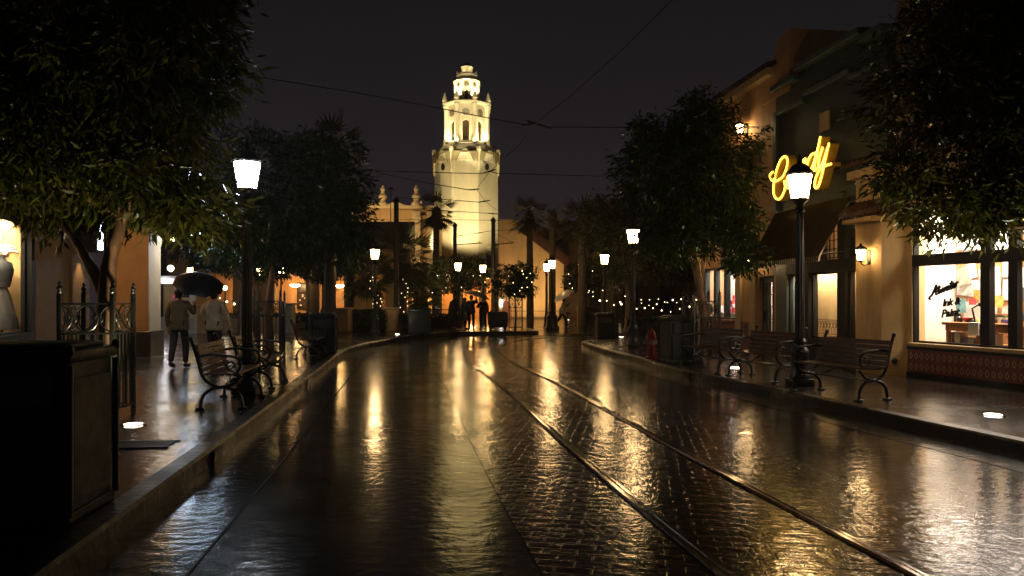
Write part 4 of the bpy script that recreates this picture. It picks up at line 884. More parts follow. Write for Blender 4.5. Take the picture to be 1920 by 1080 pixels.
for k, (a, E) in enumerate(((-PI/2-PI/4, 260), (-PI/2+PI/4, 260), (-PI/2-.35, 50), (-PI/2+.35, 50), (-PI, 200), (0, 200))):
    x, y = TX+2.5*math.cos(a), TY+2.5*math.sin(a); z = tz(266.5)
    f = thing('ledge_light', ['ledge light at the front left of the tower lantern', 'ledge light at the front right of the tower lantern', 'ledge light just left of the tower front arch', 'ledge light just right of the tower front arch', 'ledge light at the left side of the tower lantern', 'ledge light at the right side of the tower lantern'][k], 'floodlight', (x, y, z), 0, 'ledge lights of the tower')
    MB().lathe([(.10, -.16), (.13, -.04), (.12, .0), (.10, -.02)], 10).build('housing', iron, f)
    spot('ledge_beam', (x, y, z+.02), (TX+1.75*math.cos(a), TY+1.75*math.sin(a), z+1.9), E*3, (1, .84, .46), 120, .5, .06)
for k, a in enumerate((-PI/2-.5, -PI/2+.5)):
    x, y = TX+1.5*math.cos(a), TY+1.5*math.sin(a); z = tz(187)+.36
    f = thing('ledge_light', ['upper ledge light at the left of the small lantern stage', 'upper ledge light at the right of the small lantern stage'][k], 'floodlight', (x, y, z), 0, 'ledge lights of the tower')
    MB().lathe([(.07, -.12), (.09, -.03), (.08, .0)], 10).build('housing', iron, f); spot('ledge_beam', (x, y, z), (TX+1.0*math.cos(a), TY+1.0*math.sin(a), z+1.5), 1500, (1, .84, .46), 125, .5, .05)

for k, a in enumerate((-PI/2-.7, -PI/2+.7)):
    x, y = TX+.98*math.cos(a), TY+.98*math.sin(a); z = tz(137)+.12
    f = thing('ledge_light', ['topmost ledge light left of the tower dome', 'topmost ledge light right of the tower dome'][k], 'floodlight', (x, y, z), 0, 'ledge lights of the tower')
    MB().lathe([(.06, -.10), (.08, -.03), (.07, .0)], 10).build('housing', iron, f); spot('ledge_beam', (x, y, z+.02), (TX, TY, z+.75), 42, (1, .84, .46), 120, .6, .05)

# wing buildings
t = thing('tower_wing', 'long pale wall with scrolled parapet left of the tower', 'building', (-10.5, 66, 0))
zt = EYE+(HOR-388)/FPX*63.5
MB().box(-9.5, 4.15, -2.5, 6, 0, zt).build('wall', wingst, t)
M = Matrix.Translation((0, -2.52, 0)) @ Matrix.Rotation(PI/2, 4, 'X')
P = []
for i in range(33):
    u = -1.4+4.4*i/32; P.append((u, zt+.12+.42*(1-abs(math.sin(PI*2*i/32)))))
mb = MB(); mb.prism([(-1.4, zt-.05)]+P+[(3.0, zt-.05)], -.5, M); mb.bbox(-9.6, 4.2, -2.6, -2.2, zt-.10, zt+.12, .04); mb.build('parapet', towertrim, t)
for px in (717, 780):
    x = (px-960)/FPX*63.5+10.5; MB().lathe([(.42, 0), (.42, .25), (.28, .3), (.22, .5), (.36, .7), (.36, .85), (.2, 1.0), (.16, 1.25), (.22, 1.4), (.05, 1.75)], 12, (x, -2.3, zt+.10)).build('finial', towertrim, t, 40)
MB().box(2.2, 2.9, -2.75, -2.5, 0, zt-.4).box(3.45, 4.15, -2.7, -2.5, 0, zt-.4).build('pilaster', towertrim, t)
t = thing('gabled_hall', 'plain orange lit hall with sloping dark roof right of the tower', 'building', (1.2, 61, 0))
def gx(px, Y=59.0): return (px-960)/FPX*Y-1.2
def gz(py, Y=59.0): return EYE+(HOR-py)/FPX*Y
mb = MB(); M = Matrix.Translation((0, -2, 0)) @ Matrix.Rotation(PI/2, 4, 'X')
mb.prism([(gx(935), 0), (gx(1057), 0), (gx(1057), gz(492)), (gx(975), gz(430)), (gx(975), gz(411)), (gx(935), gz(411))], -8, M); mb.build('wall', wingst, t)
mb = MB(); mb.prism([(gx(968), gz(418)), (gx(985), gz(421)), (gx(1066), gz(483)), (gx(1066), gz(497)), (gx(1058), gz(497)), (gx(972), gz(432))], 1.0, Matrix.Translation((0, -2.4, 0)) @ Matrix.Rotation(PI/2, 4, 'X') @ Matrix.Translation((0, 0, -1.0))); mb.prism([(gx(975), gz(424)), (gx(1066), gz(490)), (gx(1110), gz(490)), (gx(1090), gz(424))], -8, M @ Matrix.Translation((0, 0, -.6))); mb.build('roof', rooftile, t)
MB().box(gx(935), gx(1057), -2.1, -2.0, 0, gz(594)).box(gx(935), gx(1057), -2.06, -2.0, gz(584), gz(582.5)).build('plinth', brownwall, t)
A = [(gx(950)+.32*math.cos(a), gz(564)-.32+.34*math.sin(a)) for a in np.linspace(0, PI, 11)]
mb = MB(); mb.prism([(gx(950)+.32, 0.02)]+A+[(gx(950)-.32, 0.02)], .05, M @ Matrix.Translation((0, 0, 0))); D = mb.build('door', redbrown, t)
MB().bbox(gx(938), gx(941.5), -2.15, -2.02, gz(575), gz(562), .01).build('lit_sign', tubew, t)
t = thing('loggia', 'warm orange lit loggia with pale piers at the tower foot', 'building', (-8, 63.2, 0))
x0 = (745-960)/FPX*61+8; x1 = (940-960)/FPX*61+8; mb = MB(); mb.box(x0, x1, 1.5, 1.8, 0, 3.2); mb.build('back_wall', orange, t)
mb = MB(); mb.box(x0, x1, -2.4, 1.8, 3.2, 4.0); mb.build('roof_slab', wingst, t)
for px in (752, 783, 822, 860, 905, 930): MB().box((px-960)/FPX*61+8-.3, (px-960)/FPX*61+8+.3, -2.3, -1.7, 0, 3.2).build('pier', wingst, t)
for k, px in enumerate((800, 842, 885, 920)): point('loggia_lamp', ((px-960)/FPX*62, 62.4, 2.9), 270, (1, .55, .18), .15)
for k, (x, y, z, tgt, E, sz) in enumerate(((1.2, 55.5, .5, (1.0, 59, 3.2), 900, 120), (4.0, 55.0, .5, (3.2, 59, 2.8), 520, 110), (-12.5, 57.5, 6.6, (-12, 63.5, 7.6), 1700, 120), (-7.5, 58.5, 4.5, (-8, 63.5, 7), 90, 110))):  # the roof pair is added to brighten the left wing wall
    f = thing('wall_washer', ['low floodlight washing the gabled wall', 'low floodlight at the right end of the gabled wall', 'added roof floodlight brightening the left wing parapet', 'added roof floodlight near the left corner of the tower'][k], 'floodlight', (x, y, z), 0, 'wall washing floodlights')
    MB().bbox(-.15, .15, -.3, -.06, -.1, .1, .02).build('housing', iron, f); MB().tube([(0, -.18, -.1), (0, -.18, -z)], .03, 6).build('stand', iron, f); spot('wall_wash_beam', (x, y, z+.12), tgt, E, (1, .62, .26), sz, .8, .1)
# arcade restaurant at the left back
t = thing('arcade_restaurant', 'low pale building with lit orange arcade and dark tiled roof at left', 'building', (0, 47, 0))
def ax(px, Y=46.0): return (px-960)/FPX*Y
PX = [425, 462, 506, 575, 588, 664, 680, 722]
mb = MB(); mb.box(ax(300), ax(735), 0, .5, 3.05, 4.6); mb.build('upper_wall', wingst, t)
for a, b in ((425, 440), (462, 505), (565, 585), (658, 690), (718, 735)): MB().box(ax(a), ax(b), .0, .5, 0, 3.05).build('pier', wingst, t)
mb = MB()
for a, b in ((440, 462), (505, 565), (585, 658), (690, 718)):
    x0, x1 = ax(a), ax(b)
    for sg, x in ((1, x0), (-1, x1)):
        P = [(x, 3.05), (x, 2.55)]+[(x+sg*.5*(1-math.cos(q)), 2.55+.5*math.sin(q)) for q in np.linspace(.2, PI/2, 6)]; mb.prism(P, -.45, Matrix.Translation((0, .02, 0)) @ Matrix.Rotation(PI/2, 4, 'X'))
mb.build('arch_haunches', wingst, t)
MB().box(ax(300), ax(740), 3.3, 3.6, 0, 3.6).build('back_wall', orange, t); MB().box(ax(300), ax(735), .5, 3.3, 3.5, 3.6).build('ceiling', cream, t)
mb = MB(); V = [(-5.0, 0, 0)]; mb.prism([(-.5, 4.55), (-.5, 4.65), (6, 6.9), (6, 4.55)], ax(735)-ax(300)+1, Matrix.Translation((ax(300)-.5, 0, 0)) @ XZ); mb.build('roof', rooftile, t)
for i, (a, b) in enumerate(((520, 564), (620, 655), (446, 460))):
    w = MB(); frame_rect(w, ax(a), ax(b), .9, 2.6, .07, 0, .1); w.v = [(y, 3.18+x, z) for x, y, z in w.v]; xc = (ax(a)+ax(b))/2
    w.box(xc-.03, xc+.03, 3.19, 3.27, .95, 2.55); w.box(ax(a), ax(b), 3.19, 3.27, 1.9, 1.96); Wn = w.build('window', darkframe, t); MB().box(ax(a)+.07, ax(b)-.07, 3.22, 3.225, .97, 2.53).build('pane', pbr('dim_interior%d' % i, (.05, .03, .02), .3, .8, 3), Wn)
    mb = MB()
    for q in range(7): x = random.uniform(ax(a)+.15, ax(b)-.2); z = random.uniform(1.05, 2.4); mb.box(x, x+random.uniform(.06, .25), 3.20, 3.21, z, z+random.uniform(.05, .2))
    mb.build('lit_interior', winwarm, Wn)
for px, z in ((545, 2.55), (632, 2.50), (450, 2.5)):
    l = thing('arcade_lamp', {545: 'bowl lamp in the middle arch of the left arcade', 632: 'bowl lamp in the right arch of the left arcade', 450: 'bowl lamp in the left end arch of the arcade'}[px], 'ceiling lamp', (ax(px, 48), 49, z-.12), 0, 'bowl lamps in the arcade')
    MB().lathe([(.02, -.14), (.2, -.10), (.34, .0), (.30, .03)], 14).build('bowl', wallglow, l); MB().tube([(0, 0, .02), (0, 0, 3.5-z+.12)], .015, 6).build('rod', iron, l)
    point('arcade_glow', (ax(px, 48), 49, z+.25), 60, (1, .55, .18), .2)
# dim house at right back and dark house at left back
t = thing('courtyard_house', 'dim brown house across the plaza behind the string lights', 'building', (9, 62, 0))
MB().box(-4.9, 16, 0, 8, 0, 5.5).build('wall', brownwall, t); mb = MB(); mb.prism([(-.6, 5.4), (8.5, 5.4), (4, 8.3)], 22, Matrix.Translation((-5.5, 0, 0)) @ XZ); mb.build('roof', rooftile, t)
for x in (-3, 0, 3, 6): MB().box(x, x+1.2, -.03, .02, .3, 2.6).build('shutter', darkframe, t)
t = thing('corner_house', 'dark two storey house behind the left trees with small lit windows', 'building', (-22, 58, 0))
MB().box(-9, 4.3, 0, 8, 0, 8.5).build('wall', brownwall, t); mb = MB(); mb.prism([(-.6, 8.4), (8.5, 8.4), (4, 11)], 15, Matrix.Translation((-10, 0, 0)) @ XZ); mb.build('roof', rooftile, t)
for px, py in ((337, 461), (345, 459), (353, 462)):
    p = at(px, py, 57.95)-Vector((-22, 58, 0)); MB().box(p.x-.14, p.x+.14, -.06, .02, p.z-.3, p.z+.3).build('window', winwarm, t)
p = at(646, 462, 46.4); t = thing('lit_sign', 'small warm lit sign among the palms left of the first lamp', 'sign', p)
MB().bbox(-.45, .45, -.05, .05, .12, .22, .02).bbox(-.2, .35, -.05, .05, -.35, .02, .02).build('lit_panel', emis('sign_lit', (1, .6, .15), 2.2), t); MB().tube([(0, .05, .2), (0, .05, -p.z)], .05, 6).build('post', iron, t)
# kiosk with the pink coat person
t = thing('white_kiosk', 'small white kiosk with glazed hatch beyond the left pillar', 'kiosk', (-13.35, 30.4, .148))
w = MB(); w.box(.55, .75, -.1, .1, 0, 2.2); w.box(-1.0, -.8, -.1, .1, 0, 2.2); w.box(-.8, .55, -.1, .1, 2.0, 2.2); w.box(-.8, .55, -.1, .1, 0, .62); w.build('front_frame', white, t)
MB().bbox(-1.0, .76, -.22, -.102, .60, .66, .01).build('counter', white, t); MB().box(-1.0, .75, 1.0, 1.1, 0, 2.2).box(.65, .75, .1, 1.0, 0, 2.2).build('back_wall', cream, t); MB().box(-1.1, .85, -.3, 1.2, 2.2, 2.3).build('roof', white, t)
MB().box(.15, .5, -.06, -.02, 1.45, 1.95).build('hatch_blind', darkframe, t)
point('kiosk_lamp', (-13.7, 30.0, 2.1), 16, (.95, .95, 1), .1)
# planter walls, piers, hedges
def wallseg(nm, a, b, h, w, mat, lb, cat, group=None, z=.148):
    a, b = Vector((*a, 0)), Vector((*b, 0)); L_ = (b-a).length; o = MB().bbox(0, L_, -w/2, w/2, 0, h, .02).build(nm, mat); o.location = (a.x, a.y, z); o.rotation_euler = (0, 0, math.atan2(b.y-a.y, b.x-a.x)); return tag(o, lb, cat, group)
for x, y, w, h, lb, m in ((-9.15, 31.0, .55, 1.15, 'tall white garden pier behind the far left bench', stonew), (-7.25, 32.0, .95, .95, 'broad tan garden pier left of the hedge lamp', tan), (-5.35, 33.6, .6, .95, 'tan garden pier right behind the hedge lamp', tan)):
    t = thing('garden_pier', lb, 'pier', (x, y, .148), .0, 'garden piers along the hedge'); MB().bbox(-w/2, w/2, -w/2, w/2, 0, h, .03).build('shaft', m, t); MB().bbox(-w/2-.05, w/2+.05, -w/2-.05, w/2+.05, h, h+.07, .02).build('cap', m, t)
wallseg('planter_wall', (-4.9, 36.6), (-2.4, 37.0), .62, .3, redbrown, 'low reddish planter wall before the palms', 'planter wall'); wallseg('planter_wall', (-13, 30.5), (-9.5, 32), .6, .3, tan, 'low tan planter wall beyond the left couple', 'planter wall')
for k, (px, w) in enumerate(((836, 0), (848, 0))): pass
mb = MB()
for i in range(12): mb.box(-4.55+i*.13, -4.53+i*.13, 38.9, 38.92, .1, 1.0)
mb.box(-4.6, -3.0, 38.89, 38.93, .98, 1.02); mb.box(-4.6, -3.0, 38.89, 38.93, .1, .14); tag(mb.build('low_railing', iron), 'low black railing behind the planter wall', 'railing')
# covered cart
t = thing('covered_cart', 'black covered cart standing beside the two people at the kerb', 'cart', (-.58, 34.0, .148), .04)
MB().bbox(-.50, .38, -.35, .35, .12, .82, .06).build('cover', black_c, t, 40)
for x in (-.38, .26):
    for y in (-.27, .27): MB().tube([(x, y-.03, .07), (x, y+.03, .07)], .07, 12).tube([(x, y, .07), (x, y, .16)], .02, 6).build('wheel', iron, t)
t = thing('tree_pot', 'dark square tree pot right of the gabled wall', 'planter', (4.95, 50.0, 0)); MB().bbox(-.62, .62, -.62, .62, 0, 1.0, .04).build('box', blackst, t); MB().bbox(-.7, .7, -.7, .7, .92, 1.02, .03).build('rim', blackst, t)
# post lanterns on the far left terrace
def make_post():
    t = thing('post_lantern', '', 'lantern post', group='warm lanterns on thin posts at the terrace')
    MB().lathe([(.12, 0), (.12, .9), (.05, .95), (.045, 2.62), (.13, 2.66), (.15, 2.70)], 10).build('post', iron, t, 40)
    l = MB(); g = MB(); g.lathe([(.13, 2.70), (.15, 2.9), (.14, 3.18), (.06, 3.24)], 8)
    for k in range(8): a = k*PI/4; l.tube([(.155*math.cos(a), .155*math.sin(a), 2.70), (.16*math.cos(a), .16*math.sin(a), 3.18)], .008, 4)
    l.lathe([(.17, 3.18), (.10, 3.26), (.02, 3.33)], 8); L_ = l.build('lantern', iron, t); g.build('glass', warmglow, L_); return t
p0 = make_post()
for i, (px, Y, s, lb) in enumerate(((605, 38.5, 1, 'warm post lantern before the right arcade pier'), (527, 39, 1.02, 'warm post lantern in front of the middle arch'), (485, 38, .96, 'warm post lantern beside the slim tree trunk'), (357, 31.5, .86, 'warm post lantern above the black umbrella'))):
    p = ((px-960)/FPX*Y, Y, .1)
    o = p0 if i == 0 else dup(p0, p, 0, lb, s)
    o.location = p; o['label'] = lb
for px, py, Y, r, lb in ((320, 503, 33, .13, 'white globe lamp left of the umbrella'), (422, 540, 36, .10, 'pale globe lamp right of the couple, left of lamp post')):
    p = at(px, py, Y); t = thing('globe_lamp', lb, 'globe lamp', (p.x, p.y, .1)); MB().sphere((0, 0, p.z-.1), r, 12, 8).build('globe', emis('globe_glass', (1, .85, .62), 22), t, 60); MB().lathe([(.1, 0), (.04, .1), (.03, p.z-.1-r)], 8).build('post', iron, t)

# ================================================================== OVERHEAD LINES
def trpole(px, pyt, Y, lb, arm=None):
    p = at(px, pyt, Y); t = thing('trolley_pole', lb, 'pole', (p.x, Y, 0), 0, 'poles carrying the tram wires'); h = p.z
    MB().lathe([(.20, 0), (.20, .8), (.13, .9), (.115, h-.2), (.15, h-.16), (.14, h-.05), (.06, h+.05), (.002, h+.12)], 12).build('shaft', copper, t, 40)
    if arm: MB().tube([(0, 0, h-arm[1]), (arm[0], 0, h-arm[1]+.12)], .03, 6).tube([(0, 0, h-arm[1]+.7), (arm[0]*.9, 0, h-arm[1]+.15)], .012, 5).build('bracket_arm', copper, t)
    return p
trpole(743, 373, 35.6, 'dark tram wire pole among the palms, left of the tower'); trpole(853, 420, 47.5, 'dark tram wire pole with arm before the tower, left one', (1.7, 1.3)); trpole(925, 410, 44.0, 'dark tram wire pole before the tower, right one', (1.2, 1.5))
def wire(P, r, lb, nm='span_wire', ins=(), sag=0):
    t = thing(nm, lb, 'overhead wire', P[0], 0, 'overhead tram wires'); b = Vector(P[0]); mb = MB(); mb.tube([Vector(p)-b for p in P], r*1.5, 5); mb.build('cable', copper, t)
    for f, L_ in ins:
        n = len(P)-1; i = min(n-1, int(f*n)); q = Vector(P[i]).lerp(Vector(P[i+1]), f*n-i)-b; d = (Vector(P[i+1])-Vector(P[i])).normalized()
        m = MB(); m.tube([q-d*L_, q-d*L_*.6, q-d*L_*.3, q, q+d*L_*.3, q+d*L_*.6, q+d*L_], [r*1.5, r*3.0, r*2, r*4, r*2, r*3.0, r*1.5], 6); m.build('insulator', copper, t)
    return t
HW = 5.45
def wy(py): return (HW-EYE)*FPX/(HOR-py)
CW = [at(px, py, wy(py)) for px, py in ((1345, -85), (1260, 0), (1170, 90), (1072, 178), (1003, 233), (975, 270), (918, 322), (893, 355), (910, 377), (930, 393), (985, 411))]
wire(CW, .006, 'tram contact wire running from the top centre down towards the tower', 'contact_wire')
wire([at(x, y, 17.05) for x, y in ((455, 138), (500, 147), (670, 174), (835, 205), (930, 224), (985, 234), (1003, 231), (1025, 238), (1200, 239), (1420, 238))], .008, 'upper span wire crossing in front of the tower lantern', ins=((.60, .16), (.667, .2), (.76, .14)))
wire([at(x, y, 23.4) for x, y in ((560, 314), (680, 320), (880, 325), (905, 325), (918, 321), (932, 325), (1150, 331), (1300, 336))], .009, 'level span wire across the tower shaft', ins=((.57, .2),))
wire([at(x, y, 27.2) for x, y in ((560, 290), (680, 318), (800, 343), (880, 356), (893, 355))], .009, 'slanting span wire ending left of the shaft centre', ins=((.92, .2),))
wire([at(x, y, 30.5) for x, y in ((745, 371), (833, 374), (898, 379), (910, 377))], .009, 'short span wire low across the tower shaft', ins=((.93, .25),))
wire([at(x, y, 34) for x, y in ((743, 392), (850, 396), (932, 401))], .009, 'thin span wire just below the short one', ins=((.95, .25),))
wire([at(x, y, 44) for x, y in ((745, 412), (853, 412), (925, 413), (990, 412))], .010, 'lowest horizontal wire joining the trolley poles')
wire([at(x, y, 46) for x, y in ((856, 443), (890, 438), (925, 432), (975, 431))], .010, 'faint drooping wire between the two poles before the tower', ins=((.4, .25),))

# ================================================================== PEOPLE
def bake(o):
    dg = bpy.context.evaluated_depsgraph_get(); me = bpy.data.meshes.new_from_object(o.evaluated_get(dg)); me.name = o.name
    mats = [m for m in o.data.materials]; o.modifiers.clear(); o.data = me
    for m in mats:
        if m and m.name not in [x.name for x in me.materials if x]: me.materials.append(m)
    me.shade_smooth(); return o
def skinmesh(name, J, E, mat, parent, root, sub=2):
    ks = list(J); me = bpy.data.meshes.new(name); me.from_pydata([J[k][0] for k in ks], [(ks.index(a), ks.index(b)) for a, b in E], []); me.update()
    o = bpy.data.objects.new(name, me); COL.objects.link(o); me.materials.append(mat)
    md = o.modifiers.new('skin', 'SKIN'); md.use_smooth_shade = True; md.branch_smoothing = .3
    for i, k in enumerate(ks):
        sv = me.skin_vertices[0].data[i]; r = J[k][1]; sv.radius = r if isinstance(r, tuple) else (r, r); sv.use_root = (k == root)
    s = o.modifiers.new('sub', 'SUBSURF'); s.levels = sub; s.render_levels = sub
    bpy.context.view_layer.update(); bake(o); o.parent = parent; return o
def person(label, loc, rz, top, legs, haircol=hair, H=1.68, arms=None, stride=0.0, lean=0.0, hood=False, poncho=None, face=1):
    """standing figure facing local +y; arms: dict side -> (elbow, wrist) in local metres for H=1.68"""
    t = thing('person', label, 'person', loc, rz, 'people out in the rain'); k = H/1.68
    a = {-1: ((-.25, .02, 1.10), (-.26, .10, .86)), 1: ((.25, .02, 1.10), (.26, .10, .86))}
    if arms: a.update(arms)
    L = lambda x, y, z: (x*k, (y+lean*max(0, z-.9))*k, z*k)
    J = {'pel': (L(0, 0, .93), .115*k), 'wst': (L(0, .0, 1.07), .105*k), 'chs': (L(0, .0, 1.26), (.125*k, .105*k)), 'nb': (L(0, -.01, 1.42), .06*k), 'nk': (L(0, .0, 1.47), .05*k), 'hd': (L(0, .015, 1.545), (.075*k, .088*k)), 'hu': (L(0, .01, 1.61), (.07*k, .082*k)), 'ht': (L(0, .0, 1.655), .045*k)}
    E = [('pel', 'wst'), ('wst', 'chs'), ('chs', 'nb'), ('nb', 'nk'), ('nk', 'hd'), ('hd', 'hu'), ('hu', 'ht')]
    for s, n in ((-1, 'l'), (1, 'r')):
        el, wr = Vector(a[s][0]), Vector(a[s][1]); d = (wr-el).normalized(); f = stride*s
        J.update({n+'sh': (L(s*.17, -.01, 1.37), .055*k), n+'el': (L(*el), .042*k), n+'wr': (L(*wr), .028*k), n+'pm': (L(*(wr+d*.07)), (.034*k, .018*k)),
                  n+'hip': (L(s*.09, .0, .88), .085*k), n+'kn': (L(s*.10, f*.22+.02, .49), .058*k), n+'an': (L(s*.10, f*.34-.03-max(0, -f)*.15, .09+max(0, -f)*.12), .036*k), n+'to': (L(s*.11, f*.34+.12, .035+max(0, -f)*.02), .034*k)})
        E += [('chs', n+'sh'), (n+'sh', n+'el'), (n+'el', n+'wr'), (n+'wr', n+'pm'), ('pel', n+'hip'), (n+'hip', n+'kn'), (n+'kn', n+'an'), (n+'an', n+'to')]
        side = d.cross(Vector((0, 1, .01))).normalized(); 
        for q in range(4):
            fl = (.075, .085, .08, .06)[q]; b_ = wr+d*.085+side*(q-1.5)*.019; J[n+'f%d' % q] = (L(*(b_+d*fl*.5)), .0085*k); J[n+'g%d' % q] = (L(*(b_+d*fl*.85+Vector((0, .02, 0)))), .0075*k); E += [(n+'pm', n+'f%d' % q), (n+'f%d' % q, n+'g%d' % q)]
        b_ = wr+d*.045-side*.045; J[n+'t0'] = (L(*b_), .011*k); J[n+'t1'] = (L(*(b_+d*.04-side*.01)), .009*k); E += [(n+'wr', n+'t0'), (n+'t0', n+'t1')]
    J['no'] = (L(0, .105, 1.545), .012*k); E.append(('hd', 'no'))
    skinmesh('body', J, E, skin, t, 'pel', 1)
    for s in (-1, 1):
        MB().sphere(L(s*.032, .094, 1.572), .011*k, 8, 5).build('eye', black_c, t, 60); MB().sphere(L(s*.083, -.0, 1.55), .022*k, 8, 5, (.5, 1, 1.4)).build('ear', skin, t, 60)
    MB().sphere(L(0, .098, 1.505), .022*k, 8, 5, (1.2, .35, .3)).build('mouth', redbrown, t, 60)
    # clothes follow the joints
    g = {q: (J[q][0], (J[q][1] if not isinstance(J[q][1], tuple) else J[q][1][0])) for q in J}
    T = {'pel': (L(0, 0, .80), .155*k), 'wst': (L(0, 0, 1.02), .15*k), 'chs': (L(0, -.0, 1.25), .15*k), 'nb': (L(0, -.01, 1.41), .085*k)}; TE = [('pel', 'wst'), ('wst', 'chs'), ('chs', 'nb')]
    for n in 'lr':
        T[n+'sh'] = (g[n+'sh'][0], .078*k); T[n+'el'] = (g[n+'el'][0], .064*k); T[n+'wr'] = (tuple(Vector(g[n+'wr'][0])), .050*k); TE += [('chs', n+'sh'), (n+'sh', n+'el'), (n+'el', n+'wr')]
    skinmesh('jacket', T, TE, top, t, 'chs')
    hm_ = MB(); hm_.lathe([(.155*k, .80*k), (.168*k, .815*k), (.166*k, .90*k), (.155*k, 1.0*k), (.150*k, 1.14*k)], 18, cap=False); hm_.v = [(x*1.20, y*1.0, z) for x, y, z in hm_.v]; hm_.build('jacket_hem', top, t, 60)
    B = {'pel': (L(0, 0, .90), .13*k)}; BE = []
    for n in 'lr':
        for q, r in (('hip', .098), ('kn', .078), ('an', .060)): B[n+q] = (g[n+q][0], r*k)
        BE += [('pel', n+'hip'), (n+'hip', n+'kn'), (n+'kn', n+'an')]
    skinmesh('trousers', B, BE, legs, t, 'pel')
    for n in 'lr':
        p = Vector(g[n+'to'][0]); q = Vector(g[n+'an'][0]); MB().tube([q+Vector((0, -.05*k, -.02)), q+Vector((0, .0, -.03)), p+Vector((0, .0, .005)), p+Vector((0, .05*k, 0))], [.03*k, .048*k, .042*k, .02*k], 8).build('shoe', black_c, t, 60)
    m = MB(); m.sphere(L(0, -.022, 1.60), .098*k, 14, 9, (.95, 1.0, 1.0)); m.sphere(L(0, -.03, 1.53), .08*k, 12, 7, (1, .8, 1)); m.build('hood' if hood else 'hair', top if hood else haircol, t, 60)
    if hood: MB().sphere(L(0, -.02, 1.46), .10*k, 12, 7, (1.1, .9, .8)).build('collar', top, t, 60)
    if poncho: MB().lathe([(.33*k, .45*k), (.30*k, .8*k), (.26*k, 1.1*k), (.22*k, 1.33*k), (.10*k, 1.44*k)], 18, cap=False).build('poncho', poncho, t, 60)
    return t
def umbrella(label, apex, tilt, R, mat, grip, cat='umbrella'):
    """open umbrella: eight sagging panels, ribs, shaft and hooked handle; apex and grip in world metres"""
    apex, grip = Vector(apex), Vector(grip); ax_ = (apex-grip).normalized(); t = thing('umbrella', label, cat, grip, 0, 'umbrellas held in the rain'); t.rotation_mode = 'QUATERNION'; t.rotation_quaternion = ax_.to_track_quat('Z', 'Y')
    h = (apex-grip).length; V = []; F = []; N = 48; prof = [(0.02, 0), (.35, -.035), (.62, -.11), (.85, -.23), (1, -.36)]
    for j, (r, z) in enumerate(prof):
        for k in range(N):
            q = abs(math.sin(4*2*PI*k/N)); V.append((R*r*(1-.07*q*r)*math.cos(2*PI*k/N), R*r*(1-.07*q*r)*math.sin(2*PI*k/N), h+R*(z+.04*q*r*r)))
    for j in range(len(prof)-1):
        for k in range(N): F.append((j*N+k, j*N+(k+1) % N, (j+1)*N+(k+1) % N, (j+1)*N+k))
    mb = MB(); mb.add(V, F); m = len(V); mb.add([(x, y, z-.006) for x, y, z in V], [tuple(reversed(f)) for f in F]); mb.build('canopy', mat, t, 40)
    mb = MB(); mb.tube([(0, 0, -.02), (0, 0, h+.06)], .006, 6); mb.build('shaft', iron, t)
    MB().tube(smoothline([(0, 0, .10), (0, 0, -.05), (0, .02, -.09), (0, .05, -.09), (0, .06, -.05)], 4), .012, 8).build('handle', iron, t, 60)
    for k in range(8):
        a = 2*PI*k/8; mb = MB(); mb.tube([(R*r*math.cos(a)*.99, R*r*math.sin(a)*.99, h+R*z-.012) for r, z in prof], .004, 4); mb.build('rib', iron, t)
    return t
PW = .148
person('person in a mottled khaki jacket and dark trousers walking away under the black umbrella', (-6.72, 15.4, PW), .05, khaki, black_c, arms={1: ((.27, .10, 1.14), (.20, .26, 1.30))}, stride=.35, H=1.62)
person('dark haired person in a loose cream jacket and dark trousers walking away', (-6.05, 15.5, PW), -.05, cwhite, black_c, arms={-1: ((-.30, .06, 1.12), (-.27, .16, .92)), 1: ((.30, -.05, 1.10), (.36, -.02, .88))}, stride=-.35, H=1.60)
umbrella('black umbrella held over the walking couple on the left', (-6.28, 15.35, 1.98), 0, .50, umbblack, (-6.51, 15.67, 1.33))
person('person in dark clothes holding up a pale umbrella beside the cart', (-1.83, 34.3, PW), PI, black_c, black_c, H=1.56, arms={-1: ((-.30, .10, 1.30), (-.24, .16, 1.52))})
person('person in dark top and trousers standing legs apart by the covered cart', (-1.30, 34.4, PW), PI-.2, black_c, black_c, H=1.50, stride=.25, arms={1: ((.30, .08, 1.14), (.12, .22, 1.16))})
umbrella('pale translucent umbrella held up over the standing pair', (-1.50, 34.15, 1.86), 0, .62, umbwhite, (-1.60, 34.14, 1.55))
person('broad person in a long dark poncho at the foot of the far lamp', (-2.62, 34.6, PW), 2.6, black_c, black_c, H=1.56, hood=True, poncho=black_c)
person('person in a long grey poncho passing behind the dark poncho', (-2.16, 35.1, PW), -1.2, greyc, black_c, H=1.45, hood=True, poncho=greyc)
person('person in a pale jacket running past the far lamp under an umbrella', (2.62, 40.0, 0), -PI/2, greyc, black_c, H=1.58, stride=.85, lean=.18, arms={-1: ((-.22, .20, 1.22), (-.10, .36, 1.36))})
umbrella('pale umbrella with dark panel over the running person', (2.62, 39.95, 1.86), 0, .60, umbwhite, (2.96, 40.08, 1.30))
person('person in a bright pink hooded raincoat behind the white kiosk counter', (-13.62, 30.75, PW), PI, pinkc, black_c, H=1.55, hood=True)
